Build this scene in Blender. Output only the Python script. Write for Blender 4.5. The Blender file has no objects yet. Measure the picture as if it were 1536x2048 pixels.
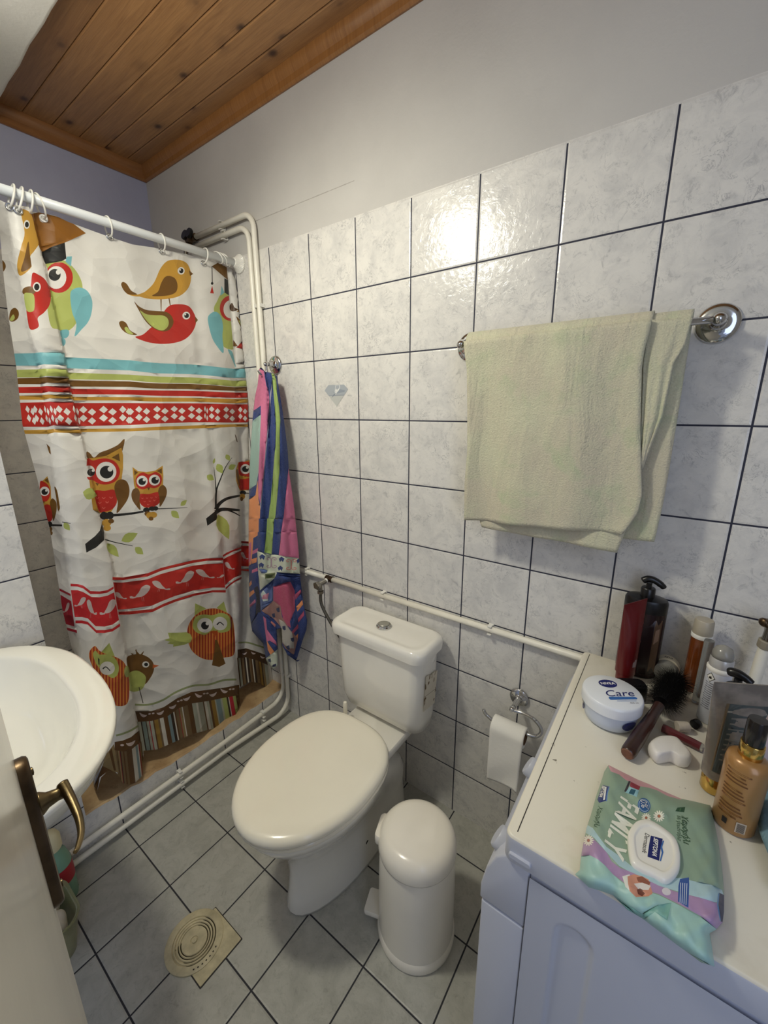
import bpy, bmesh, math, random
from mathutils import Vector, Matrix
from mathutils.geometry import delaunay_2d_cdt
random.seed(7)
S = bpy.context.scene
COL = S.collection
PI = math.pi
# ------------------------------------------------------------------ camera
R = [[0.8099298, -0.1404389, 0.5694652], [0.5865017, 0.2029155, -0.784118], [-0.0054326, 0.9690729, 0.246715]]
CAM = Vector([1.29607, -1.09402, 1.41741])
F = 819.685
RM = Matrix(R)
cd = bpy.data.cameras.new('camera')
cam = bpy.data.objects.new('camera', cd)
COL.objects.link(cam)
cd.sensor_fit = 'VERTICAL'; cd.sensor_height = 24.0; cd.sensor_width = 18.0
cd.lens = 24.0 * F / 2048.0
cd.clip_start = 0.01
mw = RM.to_4x4(); mw.translation = CAM
cam.matrix_world = mw
S.camera = cam

def ray(px, py):
    return RM @ Vector(((px - 768) / F, -(py - 1024) / F, -1.0))
def at_x(px, py, x):
    d = ray(px, py); return CAM + d * ((x - CAM.x) / d.x)
def at_y(px, py, y):
    d = ray(px, py); return CAM + d * ((y - CAM.y) / d.y)
def at_z(px, py, z):
    d = ray(px, py); return CAM + d * ((z - CAM.z) / d.z)

# ------------------------------------------------------------------ colour
def lin(c):
    c = c / 255.0
    return c / 12.92 if c <= 0.04045 else ((c + 0.055) / 1.055) ** 2.4
def rgb(r, g, b): return (lin(r), lin(g), lin(b), 1.0)

class N:
    """small node-tree writer"""
    def __init__(s, name):
        s.m = bpy.data.materials.new(name); s.m.use_nodes = True
        s.t = s.m.node_tree; s.n = s.t.nodes; s.l = s.t.links
        s.b = s.n['Principled BSDF']
    def new(s, t, **k):
        n = s.n.new(t)
        for a, v in k.items(): setattr(n, a, v)
        return n
    def put(s, sock, v):
        if isinstance(v, bpy.types.NodeSocket): s.l.new(v, sock)
        else: sock.default_value = v
    def math(s, op, a, b=0.0, c=None, clamp=False):
        n = s.new('ShaderNodeMath', operation=op, use_clamp=clamp)
        s.put(n.inputs[0], a); s.put(n.inputs[1], b)
        if c is not None: s.put(n.inputs[2], c)
        return n.outputs[0]
    def mix(s, f, a, b):
        n = s.new('ShaderNodeMix', data_type='RGBA')
        s.put(n.inputs[0], f); s.put(n.inputs[6], a); s.put(n.inputs[7], b)
        return n.outputs[2]
    def noise(s, vec, scale, detail=3.0, rough=0.55, dist=0.0):
        n = s.new('ShaderNodeTexNoise')
        s.put(n.inputs['Vector'], vec); n.inputs['Scale'].default_value = scale
        n.inputs['Detail'].default_value = detail; n.inputs['Roughness'].default_value = rough
        n.inputs['Distortion'].default_value = dist
        return n.outputs[0]
    def ramp(s, v, lo, hi, clamp=True):
        n = s.new('ShaderNodeMapRange'); n.clamp = clamp
        s.put(n.inputs[0], v); n.inputs[1].default_value = lo; n.inputs[2].default_value = hi
        return n.outputs[0]
    def pos(s):
        return s.new('ShaderNodeNewGeometry').outputs['Position']
    def obj(s):
        return s.new('ShaderNodeTexCoord').outputs['Object']
    def sep(s, v):
        n = s.new('ShaderNodeSeparateXYZ'); s.put(n.inputs[0], v); return n.outputs
    def comb(s, x, y, z):
        n = s.new('ShaderNodeCombineXYZ'); s.put(n.inputs[0], x); s.put(n.inputs[1], y); s.put(n.inputs[2], z); return n.outputs[0]
    def bump(s, h, strength=0.2, dist=0.01, prev=None):
        n = s.new('ShaderNodeBump'); n.inputs['Strength'].default_value = strength; n.inputs['Distance'].default_value = dist
        s.put(n.inputs['Height'], h)
        if prev is not None: s.put(n.inputs['Normal'], prev)
        return n.outputs[0]
    def out(s, **k):
        names = dict(color='Base Color', rough='Roughness', metal='Metallic', normal='Normal', spec='Specular IOR Level', coat='Coat Weight',
                     coat_rough='Coat Roughness', trans='Transmission Weight', ior='IOR', alpha='Alpha', sheen='Sheen Weight', sss='Subsurface Weight',
                     emit='Emission Color', emit_s='Emission Strength')
        for a, v in k.items(): s.put(s.b.inputs[names[a]], v)
        return s.m

def plain(name, c, rough=0.4, metal=0.0, bump=0.0, bscale=60.0, var=0.0, vscale=8.0, **k):
    """one-colour procedural material with a little uneven tone and relief"""
    n = N(name); p = n.obj()
    col = c
    if var:
        f = n.ramp(n.noise(p, vscale, 4.0), 0.35, 0.7)
        col = n.mix(f, c, tuple(x * (1 - var) for x in c[:3]) + (1.0,))
    kw = dict(color=col, rough=rough, metal=metal)
    if bump: kw['normal'] = n.bump(n.noise(p, bscale, 4.0), bump, 0.002)
    kw.update(k)
    return n.out(**kw)

def art_mat(name, rough=0.7, bump=0.0, bscale=300.0, big=0.0, sheen=0.0, crumple=0.0, **k):
    """material for printed or woven surfaces: the colour is the print itself"""
    n = N(name); a = n.new('ShaderNodeAttribute', attribute_name='Col'); p = n.obj()
    kw = dict(color=a.outputs['Color'], rough=rough, sheen=sheen)
    nm = None
    if big:
        w = n.noise(n.comb(n.sep(p)[0], n.math('ADD', n.sep(p)[1], n.math('MULTIPLY', n.sep(p)[2], 0.6)), n.math('MULTIPLY', n.sep(p)[2], 1.3)), 4.5, 1.5, 0.5, 0.7)
        nm = n.bump(n.math('ABSOLUTE', n.math('SUBTRACT', w, 0.5)), big, 0.04)
    if crumple:
        sx, sy, sz = n.sep(p)
        wob = n.math('MULTIPLY', n.noise(p, 3.0, 1.0), 0.25)
        q = n.comb(sx, n.math('ADD', n.math('ADD', sy, n.math('MULTIPLY', sz, 0.55)), wob), n.math('SUBTRACT', sz, n.math('MULTIPLY', sy, 0.35)))
        vo = n.new('ShaderNodeTexVoronoi'); vo.feature = 'F1'; n.put(vo.inputs['Vector'], q); vo.inputs['Scale'].default_value = 7.5
        nm = n.bump(vo.outputs['Distance'], crumple, 0.03, nm)
        vo2 = n.new('ShaderNodeTexVoronoi'); vo2.feature = 'F1'; n.put(vo2.inputs['Vector'], q); vo2.inputs['Scale'].default_value = 19.0
        nm = n.bump(vo2.outputs['Distance'], crumple*.5, 0.012, nm)
    if bump: nm = n.bump(n.noise(p, bscale, 3.0), bump, 0.002, nm)
    if nm is not None: kw['normal'] = nm
    kw.update(k)
    return n.out(**kw)

# ------------------------------------------------------------------ meshes
class MB:
    def __init__(s): s.v = []; s.f = []; s.mi = []
    def add(s, vs, fs, mi=0):
        b = len(s.v); s.v += [Vector(v) for v in vs]
        for f in fs: s.f.append([b + i for i in f]); s.mi.append(mi)
        return s
    def box(s, lo, hi, mi=0):
        x0, y0, z0 = lo; x1, y1, z1 = hi
        return s.add([(x0,y0,z0),(x1,y0,z0),(x1,y1,z0),(x0,y1,z0),(x0,y0,z1),(x1,y0,z1),(x1,y1,z1),(x0,y1,z1)],
              [(0,3,2,1),(4,5,6,7),(0,1,5,4),(1,2,6,5),(2,3,7,6),(3,0,4,7)], mi)
    def loft(s, rings, cap0=True, cap1=True, closed=True, mi=0):
        n = len(rings[0]); vs = [v for r in rings for v in r]; fs = []
        for i in range(len(rings) - 1):
            for j in range(n if closed else n - 1):
                k = (j + 1) % n
                fs.append((i*n+j, i*n+k, (i+1)*n+k, (i+1)*n+j))
        if cap0: fs.append(tuple(range(n - 1, -1, -1)))
        if cap1: fs.append(tuple((len(rings)-1)*n + j for j in range(n)))
        return s.add(vs, fs, mi)
    def lathe(s, prof, o=(0,0,0), ax=(0,0,1), seg=32, mi=0, cap0=True, cap1=True, sx=1.0, sy=1.0):
        """prof = [(radius, height)...] about an axis through o"""
        z = Vector(ax).normalized(); x = z.orthogonal().normalized()
        if abs(z.z) > 0.999: x = Vector((1,0,0))
        y = z.cross(x); o = Vector(o)
        rings = [[o + z*h + x*(r*sx*math.cos(2*PI*k/seg)) + y*(r*sy*math.sin(2*PI*k/seg)) for k in range(seg)] for r, h in prof]
        return s.loft(rings, cap0, cap1, True, mi)
    def tube(s, pts, r, seg=12, mi=0, cap=True):
        pts = [Vector(p) for p in pts]; rr = r if isinstance(r, (list, tuple)) else [r]*len(pts)
        rings = []; prev = None
        for i, p in enumerate(pts):
            t = (pts[min(i+1, len(pts)-1)] - pts[max(i-1, 0)]).normalized()
            if prev is None: x = t.orthogonal().normalized()
            else:
                x = prev - t * prev.dot(t)
                x = x.normalized() if x.length > 1e-6 else t.orthogonal().normalized()
            prev = x; y = t.cross(x)
            rings.append([p + x*(rr[i]*math.cos(2*PI*k/seg)) + y*(rr[i]*math.sin(2*PI*k/seg)) for k in range(seg)])
        return s.loft(rings, cap, cap, True, mi)
    def ring(s, c, ax, r, t, seg=28, ts=8, mi=0, sx=1.0, sy=1.0, up=None):
        z = Vector(ax).normalized(); x = z.orthogonal().normalized() if up is None else Vector(up).normalized(); y = z.cross(x); c = Vector(c)
        vs = []; fs = []
        for i in range(seg):
            a = 2*PI*i/seg; d = x*(math.cos(a)*sx) + y*(math.sin(a)*sy)
            for j in range(ts):
                b = 2*PI*j/ts
                vs.append(c + d*r + d.normalized()*(t*math.cos(b)) + z*(t*math.sin(b)))
        for i in range(seg):
            for j in range(ts):
                fs.append((i*ts+j, ((i+1)%seg)*ts+j, ((i+1)%seg)*ts+(j+1)%ts, i*ts+(j+1)%ts))
        return s.add(vs, fs, mi)

def spline(pts, n=8, closed=False):
    P = [Vector(p) for p in pts]; out = []; m = len(P)
    for i in range(m if closed else m - 1):
        if closed: a, b, c, d = P[(i-1)%m], P[i], P[(i+1)%m], P[(i+2)%m]
        else: a, b, c, d = P[max(i-1,0)], P[i], P[i+1], P[min(i+2,m-1)]
        for k in range(n):
            t = k / n
            out.append(0.5*((2*b) + (c-a)*t + (2*a-5*b+4*c-d)*t*t + (3*b-a-3*c+d)*t*t*t))
    if not closed: out.append(P[-1])
    return out

def link(name, me, mats, parent=None, smooth=40):
    o = bpy.data.objects.new(name, me); COL.objects.link(o)
    for m in (mats if isinstance(mats, (list, tuple)) else [mats]): me.materials.append(m)
    if parent is not None:
        o.parent = parent
        o.matrix_parent_inverse = Matrix.Translation(-parent.location)
    if smooth:
        for p in me.polygons: p.use_smooth = True
        if smooth < 180: me.set_sharp_from_angle(angle=math.radians(smooth))
    return o

def make(name, mb, mats, parent=None, smooth=40, bevel=0.0, bseg=2, sub=0, solid=0.0, offset=-1.0):
    me = bpy.data.meshes.new(name)
    me.from_pydata([tuple(v) for v in mb.v], [], mb.f)
    for p, i in zip(me.polygons, mb.mi): p.material_index = i
    me.validate(); me.update()
    bm = bmesh.new(); bm.from_mesh(me)
    bmesh.ops.recalc_face_normals(bm, faces=bm.faces)
    if bevel:
        ed = [e for e in bm.edges if len(e.link_faces) == 2 and e.calc_face_angle(0) > math.radians(30)]
        bmesh.ops.bevel(bm, geom=ed, offset=bevel, segments=bseg, profile=0.5, affect='EDGES', clamp_overlap=True)
    bm.to_mesh(me); bm.free()
    o = link(name, me, mats, parent, smooth)
    if solid:
        md = o.modifiers.new('thickness', 'SOLIDIFY'); md.thickness = solid; md.offset = offset
    if sub:
        md = o.modifiers.new('smooth', 'SUBSURF'); md.levels = sub; md.render_levels = sub
    return o

def tag(o, label, cat=None, group=None, kind=None):
    o['label'] = label
    if cat: o['category'] = cat
    if group: o['group'] = group
    if kind: o['kind'] = kind
    return o
def empty(name, loc, label, cat, group=None):
    o = bpy.data.objects.new(name, None); COL.objects.link(o); o.location = loc; o.empty_display_size = 0.05
    return tag(o, label, cat, group)

def rrect(cx, cy, hx, hy, r, z, n=6):
    """rounded rectangle ring in the xy plane"""
    r = min(r, hx*0.999, hy*0.999); out = []
    for qx, qy, a0 in ((1,1,0),(-1,1,PI/2),(-1,-1,PI),(1,-1,1.5*PI)):
        for k in range(n + 1):
            a = a0 + PI/2*k/n
            out.append(Vector((cx + qx*(hx-r) + r*math.cos(a), cy + qy*(hy-r) + r*math.sin(a), z)))
    return out

def art(name, region, shapes, step, fn, mat, parent=None, base=(235,232,225), extra=(), smooth=180, solid=0.0):
    """one mesh cut along the outlines of its printed pattern; region/shapes are 2-D outlines, fn maps 2-D to the 3-D surface"""
    V = []; E = []
    polys = [region] + [p for c, p in shapes]
    for p_ in polys:
        b = len(V); m = len(p_); V.extend(Vector((p[0], p[1])) for p in p_)
        E.extend((b + i, b + (i + 1) % m) for i in range(m))
    box = [(min(p[0] for p in q), min(p[1] for p in q), max(p[0] for p in q), max(p[1] for p in q)) for q in polys]
    def inside(k, x, y):
        if not (box[k][0] <= x <= box[k][2] and box[k][1] <= y <= box[k][3]): return False
        q = polys[k]; r = False; ax, ay = q[-1]
        for bx, by in q:
            if (ay > y) != (by > y) and x < ax + (bx-ax)*(y-ay)/(by-ay): r = not r
            ax, ay = bx, by
        return r
    x0, y0, x1, y1 = box[0]
    ny = int((y1-y0)/step) + 1; nx = int((x1-x0)/step) + 1
    for j in range(ny + 1):
        for i in range(nx + 1):
            x, y = x0 + (i + 0.5*(j % 2))*step + random.uniform(-.02,.02)*step, y0 + j*step + random.uniform(-.02,.02)*step
            if inside(0, x, y): V.append(Vector((x, y)))
    for p in extra:
        if inside(0, p[0], p[1]): V.append(Vector((p[0], p[1])))
    vo, eo, fo, vi, ei, fi = delaunay_2d_cdt(V, E, [], 0, 1e-4)
    faces = []; cols = []
    for f in fo:
        cx = sum(vo[i].x for i in f)/len(f); cy = sum(vo[i].y for i in f)/len(f)
        if not inside(0, cx, cy): continue
        col = base
        for k in range(len(polys) - 1, 0, -1):
            if inside(k, cx, cy): col = shapes[k-1][0]; break
        cols.append(col); faces.append(list(f))
    me = bpy.data.meshes.new(name)
    used = sorted({i for f in faces for i in f}); mp = {i: n for n, i in enumerate(used)}
    me.from_pydata([tuple(fn(vo[i].x, vo[i].y)) for i in used], [], [[mp[i] for i in f] for f in faces])
    ca = me.color_attributes.new('Col', 'FLOAT_COLOR', 'CORNER')
    for p, c in zip(me.polygons, cols):
        q = rgb(*c)
        for li in p.loop_indices: ca.data[li].color = q
    me.update()
    o = link(name, me, mat, parent, smooth)
    if solid:
        md = o.modifiers.new('thickness', 'SOLIDIFY'); md.thickness = solid; md.offset = 0.0
    return o

def T(crop, pts):
    ox, oy, s = crop
    return [(ox + p[0]*s, oy + p[1]*s) for p in pts]
def TS(crop, pts, n=5):
    return [(p.x, p.y) for p in spline([(a, b, 0) for a, b in T(crop, pts)], n, True)]
def EL(crop, cx, cy, rx, ry, rot=0.0, n=24):
    c, s_ = math.cos(rot), math.sin(rot)
    return T(crop, [(cx + rx*math.cos(2*PI*k/n)*c - ry*math.sin(2*PI*k/n)*s_, cy + rx*math.cos(2*PI*k/n)*s_ + ry*math.sin(2*PI*k/n)*c) for k in range(n)])

def lettering(name, body, size, fn, mat, parent, align='CENTER', shear=0.0, bold=0.0, sx=1.0, label=None):
    """flat text turned into a mesh and laid on a surface: fn(u, v) -> 3-D point"""
    cu = bpy.data.curves.new(name, 'FONT'); cu.body = body; cu.size = size; cu.align_x = align; cu.align_y = 'CENTER'
    cu.shear = shear; cu.offset = bold; cu.resolution_u = 3
    o = bpy.data.objects.new(name + '_tmp', cu); COL.objects.link(o)
    dg = bpy.context.evaluated_depsgraph_get()
    me = bpy.data.meshes.new_from_object(o.evaluated_get(dg))
    bpy.data.objects.remove(o); bpy.data.curves.remove(cu)
    me.name = name
    me.materials.clear()
    for v in me.vertices: v.co = fn(v.co.x * sx, v.co.y)
    me.update()
    r = link(name, me, mat, parent, 0)
    if label: r['label'] = label
    return r

# ------------------------------------------------------------------ room
TW, TH, ZT = 0.20, 0.1992, 1.9755          # wall tile width, height, top of the tiling
YJ = -0.5268                                # a floor joint (and side wall joint)
X0 = -0.78                                  # shower end wall
ZC = 2.432                                  # underside of the boards
def tiles(name, u_axis, floor=False):
    n = N(name); P = n.pos(); x, y, z = n.sep(P)
    if floor:
        u = n.math('DIVIDE', n.math('SUBTRACT', x, 0.0097), 0.1997); v = n.math('DIVIDE', n.math('SUBTRACT', y, YJ), 0.1995)
    else:
        u = n.math('DIVIDE', x if u_axis == 'x' else n.math('SUBTRACT', y, YJ), TW if u_axis == 'x' else 0.1995)
        v = n.math('DIVIDE', n.math('SUBTRACT', z, ZT), TH)
    du = n.math('ABSOLUTE', n.math('SUBTRACT', n.math('FRACT', n.math('ADD', u, 0.5)), 0.5))
    dv = n.math('ABSOLUTE', n.math('SUBTRACT', n.math('FRACT', n.math('ADD', v, 0.5)), 0.5))
    d = n.math('MINIMUM', du, dv)
    hw = 0.0086 if floor else 0.0084
    g = n.math('SUBTRACT', 1.0, n.ramp(d, hw, hw + 0.003))
    if not floor: g = n.math('MULTIPLY', g, n.math('LESS_THAN', z, ZT - 0.004))
    wn = n.new('ShaderNodeTexWhiteNoise', noise_dimensions='2D')
    n.put(wn.inputs['Vector'], n.comb(n.math('FLOOR', u), n.math('FLOOR', v), 0.0))
    off = n.math('MULTIPLY', wn.outputs[0], 37.0)
    Q = n.comb(n.math('ADD', x, off), n.math('ADD', y, n.math('MULTIPLY', off, 0.7)), n.math('ADD', z, n.math('MULTIPLY', off, 1.3)))
    cloud = n.ramp(n.noise(Q, 18.0, 6.0, 0.65, 0.6), 0.42, 0.68)
    patch = n.ramp(n.noise(Q, 42.0, 6.0, 0.75, 1.2), 0.54, 0.74)
    w = n.noise(Q, 24.0, 5.0, 0.65, 1.8)
    vein = n.math('SUBTRACT', 1.0, n.ramp(n.math('ABSOLUTE', n.math('SUBTRACT', w, 0.5)), 0.0, 0.016))
    vein = n.math('MULTIPLY', vein, n.ramp(n.noise(Q, 13.0, 2.0), 0.50, 0.62))
    if floor: base, mid, dk = rgb(182,181,172), rgb(160,159,150), rgb(130,128,120)
    else: base, mid, dk = rgb(226,223,217), rgb(204,202,199), rgb(152,152,154)
    c = n.mix(n.math('MULTIPLY', cloud, 0.8), base, mid)
    c = n.mix(n.math('MULTIPLY', patch, 0.6), c, dk)
    c = n.mix(n.math('MULTIPLY', vein, 0.75 if not floor else 0.35), c, dk)
    if floor:
        dirt = n.ramp(n.noise(P, 70.0, 5.0, 0.7), 0.62, 0.74)
        dirt = n.math('MULTIPLY', dirt, n.ramp(n.noise(P, 6.0, 2.0), 0.45, 0.62))
        c = n.mix(n.math('MULTIPLY', dirt, 0.45), c, rgb(84,76,66))
    c = n.mix(g, c, rgb(38,40,58) if not floor else rgb(40,40,46))
    ripple = n.noise(Q, 58.0, 4.0, 0.6, 1.2)
    bm_ = n.bump(ripple, 0.13 if not floor else 0.10, 0.006)
    edge = n.ramp(d, hw, hw + 0.02)
    bm_ = n.bump(edge, 0.5, 0.0015, bm_)
    rg = n.mix(g, (0.17,)*3 + (1,), (0.7,)*3 + (1,)) if not floor else n.mix(g, (0.34,)*3 + (1,), (0.75,)*3 + (1,))
    return n.out(color=c, rough=rg, normal=bm_, spec=0.5)

def plaster(name, crack=False, tint=None):
    n = N(name); P = n.pos(); x, y, z = n.sep(P)
    c = n.mix(n.ramp(n.noise(P, 3.0, 4.0), 0.4, 0.65), *(tint or (rgb(200,197,192), rgb(193,190,185))))
    if crack:
        a, b = at_y(508, 443, 0), at_y(708, 361, 0)
        sl = (b.z - a.z) / (b.x - a.x)
        d = n.math('ABSOLUTE', n.math('SUBTRACT', n.math('SUBTRACT', z, a.z), n.math('MULTIPLY', n.math('SUBTRACT', x, a.x), sl)))
        d = n.math('ADD', d, n.math('MULTIPLY', n.math('SUBTRACT', n.noise(P, 50.0, 3.0), 0.5), 0.003))
        m = n.math('LESS_THAN', n.math('ABSOLUTE', d), 0.0011)
        m = n.math('MULTIPLY', m, n.math('MULTIPLY', n.math('GREATER_THAN', x, a.x), n.math('LESS_THAN', x, b.x)))
        c = n.mix(n.math('MULTIPLY', m, 0.5), c, rgb(120,112,104))
    return n.out(color=c, rough=0.75, normal=n.bump(n.noise(P, 55.0, 4.0, 0.6), 0.22, 0.004))

def pine(name, axis, tone):
    n = N(name); P = n.pos(); x, y, z = n.sep(P)
    if axis == 'x': al, ac = x, y
    else: al, ac = y, x
    pl = n.math('FLOOR', n.math('DIVIDE', n.math('SUBTRACT', y, -0.0781), 0.0863))
    wn = n.new('ShaderNodeTexWhiteNoise', noise_dimensions='1D'); n.put(wn.inputs['W'], pl)
    r = wn.outputs[0]
    if axis != 'x': r = 0.4
    sh = n.math('MULTIPLY', r, 9.0) if axis == 'x' else 3.0
    Q = n.comb(n.math('ADD', n.math('MULTIPLY', al, 1.6), sh), n.math('MULTIPLY', ac, 26.0), z)
    grain = n.ramp(n.noise(Q, 3.0, 5.0, 0.65, 1.2), 0.35, 0.7)
    fine = n.noise(n.comb(n.math('MULTIPLY', al, 4.0), n.math('MULTIPLY', ac, 220.0), z), 2.0, 2.0)
    a, b, k = tone
    c = n.mix(grain, a, b)
    c = n.mix(n.math('MULTIPLY', n.ramp(fine, 0.5, 0.75), 0.3), c, k)
    if axis == 'x': c = n.mix(n.math('MULTIPLY', n.ramp(r, 0.2, 0.9), 0.45), c, k)
    vo = n.new('ShaderNodeTexVoronoi'); vo.inputs['Scale'].default_value = 1.0
    n.put(vo.inputs['Vector'], n.comb(n.math('ADD', n.math('MULTIPLY', al, 8.0), sh), n.math('MULTIPLY', ac, 11.6), 0.0))
    dist = vo.outputs['Distance']
    ok = n.math('GREATER_THAN', n.sep(vo.outputs['Color'])[0], 0.12)
    knot = n.math('MULTIPLY', n.math('SUBTRACT', 1.0, n.ramp(dist, 0.06, 0.17)), ok)
    halo = n.math('MULTIPLY', n.math('SUBTRACT', 1.0, n.ramp(dist, 0.1, 0.34)), ok)
    c = n.mix(n.math('MULTIPLY', halo, 0.45 if axis == 'x' else 0.0), c, k)
    c = n.mix(n.math('MULTIPLY', knot, 0.9 if axis == 'x' else 0.0), c, rgb(54,30,20))
    return n.out(color=c, rough=0.42, normal=n.bump(fine, 0.12, 0.002), coat=0.15)

M_wx = tiles('tile_wall_x', 'x'); M_wy = tiles('tile_wall_y', 'y'); M_fl = tiles('tile_floor', 'x', True)
M_lil = plaster('lilac_plaster', tint=(rgb(182,184,206), rgb(172,174,198))); M_sof = plaster('white_plaster', tint=(rgb(244,242,234), rgb(238,236,228))); M_pl = plaster('plaster'); M_plc = plaster('plaster_with_crack', True)
M_board = pine('pine_boards', 'x', (rgb(180,134,86), rgb(154,110,68), rgb(106,74,50)))
M_trimx = pine('pine_trim_x', 'xx', (rgb(160,110,60), rgb(138,92,48), rgb(106,70,40)))
M_trimy = pine('pine_trim_y', 'yy', (rgb(156,106,60), rgb(134,88,48), rgb(102,66,40)))
XR, YF = 2.3, -2.6
def struct(name, mb, mats, label, cat, **k):
    o = make(name, mb, mats, None, **k); return tag(o, label, cat, None, 'structure')

mb = MB(); mb.box((X0-.1, -2.7, -0.08), (XR+.1, 0.1, 0.0))
struct('floor', mb, M_fl, 'grey marbled square tile floor with dark joints', 'floor', smooth=0)
mb = MB(); mb.box((X0-.1, 0.0, -0.08), (XR+.1, 0.1, ZT), 0); mb.box((X0-.1, 0.0012, ZT), (XR+.1, 0.1, 2.6), 1)
struct('wall_back', mb, [M_wx, M_plc], 'tiled wall behind the toilet with plain plaster above the tiles', 'wall', smooth=0)
mb = MB(); mb.box((X0-.1, -0.82, -0.08), (X0, 0.0, ZT), 0); mb.box((X0-.1, -0.82, ZT), (X0-.005, 0.005, 2.6), 1)
struct('wall_left', mb, [M_wy, M_lil], 'tiled end wall of the shower behind the curtain', 'wall', smooth=0)
mb = MB(); mb.box((X0-.1, -2.6, -0.08), (-0.10, -0.82, 2.36), 0)
struct('wall_front', mb, [M_wy], 'pale tiled wall carrying the washbasin beside the shower', 'wall', smooth=0)
# boarded ceiling: separate grooved boards in one mesh
mb = MB(); y = -0.0781 + 0.0863*1
y = 0.0082
while y > -0.66:
    y1 = y - 0.0863
    a, b = y - 0.0008, y1 + 0.0008
    g = 0.0032
    ring = lambda X: [(X, a, ZC+.02), (X, a, ZC+g), (X, a-g, ZC), (X, b+g, ZC), (X, b, ZC+g), (X, b, ZC+.02)]
    r0, r1 = ring(X0-.05), ring(XR)
    mb.loft([r0, r1])
    mb.box((X0-.05, a, ZC+.012), (XR, a + .0016, ZC+.02))
    y = y1
mb.box((X0-.1, -0.7, ZC+.02), (XR+.1, 0.1, ZC+.06))
struct('ceiling', mb, M_board, 'varnished pine board ceiling with dark knots', 'ceiling', smooth=0)
# mouldings where the boards meet the walls
def mould(p0, p1, inn):
    p0, p1, inn = Vector(p0), Vector(p1), Vector(inn)
    prof = [(0,0.004),(0,-0.050),(0.010,-0.052),(0.016,-0.046),(0.017,-0.030),(0.026,-0.020),(0.030,-0.006),(0.030,0.004)]
    mb = MB(); mb.loft([[p + inn*u + Vector((0,0,v)) for u, v in prof] for p in (p0, p1)]); return mb
struct('trim_1', mould((X0, 0.005, ZC), (XR, 0.005, ZC), (0,-1,0)), M_trimx, 'orange pine moulding along the top of the back wall', 'moulding', smooth=30)
struct('trim_2', mould((X0-.005, 0.0, ZC), (X0-.005, -0.7, ZC), (1,0,0)), M_trimy, 'pine moulding along the top of the shower end wall', 'moulding', smooth=30)
# lowered plaster soffit over the basin side, with an uneven edge
mb = MB(); n = 60; top = []; bot = []
for i in range(n + 1):
    x = X0 - .1 + (XR + .2 - X0)*i/n
    e = -0.528 + 0.0022*math.sin(x*9.0) + 0.0015*math.sin(x*31+1)
    bot.append([(x, -2.7, 2.362), (x, e-0.012, 2.362), (x, e-.003, 2.368), (x, e, 2.378), (x, e, ZC), (x, -2.7, ZC)])
mb.loft(bot)
struct('trim_3', mb, M_sof, 'white rough plaster soffit beside the board ceiling', 'soffit', smooth=40)
# walls behind the camera's back; the doorway and the passage stay open
mb = MB(); mb.box((XR, -1.3, -0.08), (XR+.1, 0.1, 2.45))
struct('wall_right', mb, M_pl, 'plain plaster wall past the washing machine', 'wall', smooth=0)

# low kerb of the shower
M_kerb = N('worn_kerb'); p_ = M_kerb.pos()
c_ = M_kerb.mix(M_kerb.ramp(M_kerb.noise(p_, 9.0, 5.0, 0.6), 0.35, 0.65), rgb(206,176,132), rgb(168,136,96))
c_ = M_kerb.mix(M_kerb.math('MULTIPLY', M_kerb.ramp(M_kerb.noise(p_, 34.0, 5.0, 0.7), 0.6, 0.75), 0.7), c_, rgb(104,82,58))
M_kerb = M_kerb.out(color=c_, rough=0.7, normal=M_kerb.bump(M_kerb.noise(p_, 40.0, 4.0), 0.3, 0.004))
KX = -0.10
def ktop(y): return 0.121 + (0.028*min(1, max(0, (-y-0.5)/0.3)))
mb = MB(); rings = []
for i in range(31):
    y = -0.82 + 0.82*i/30; w = 0.003*math.sin(i*1.7) + 0.002*math.sin(i*4.1)
    rings.append([(KX, y, 0), (KX, y, ktop(y) + w - .004), (KX-.006, y, ktop(y) + w), (KX-.15, y, ktop(y) + .004 + w*0.5), (KX-.16, y, ktop(y)-.01), (KX-.16, y, 0)])
mb.loft(rings)
for k in range(len(mb.f)):
    nrm = (mb.v[mb.f[k][1]] - mb.v[mb.f[k][0]]).cross(mb.v[mb.f[k][2]] - mb.v[mb.f[k][0]])
    if abs(nrm.normalized().x) > 0.95: mb.mi[k] = 1
struct('shower_kerb', mb, [M_kerb, M_wy], 'worn tan kerb of the shower with grey tiled face', 'kerb', smooth=30)
M_tray = plain('shower_tray_glaze', rgb(214,212,204), 0.3, var=0.15)
mb = MB(); mb.box((X0, -0.82, 0.0), (KX-.16, 0.0, 0.06))
struct('shower_floor', mb, M_tray, 'pale raised floor of the shower behind the kerb', 'floor', smooth=0)

# ------------------------------------------------------------------ light
wd = bpy.data.worlds.new('World'); S.world = wd; wd.use_nodes = True
bg = wd.node_tree.nodes['Background']; bg.inputs[0].default_value = (0.62, 0.72, 1.0, 1); bg.inputs[1].default_value = 0.20
def light(name, kind, loc, power, col, **k):
    ld = bpy.data.lights.new(name, kind); ld.energy = power; ld.color = col
    for a, v in k.items(): setattr(ld, a, v)
    o = bpy.data.objects.new(name, ld); COL.objects.link(o); o.location = loc; return o
LP = Vector((0.358, -0.875, 2.16)); LC = (1.0, 0.962, 0.81)
light('basin_lamp_light', 'POINT', LP, 4.6, LC, shadow_soft_size=0.07)
sp_ = light('basin_lamp_shade_light', 'SPOT', LP, 17.5, LC, shadow_soft_size=0.07, spot_size=math.radians(138), spot_blend=1.0)
sp_.rotation_euler = (Vector((0.45, -0.05, 1.0)) - LP).to_track_quat('-Z', 'Y').to_euler()
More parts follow.
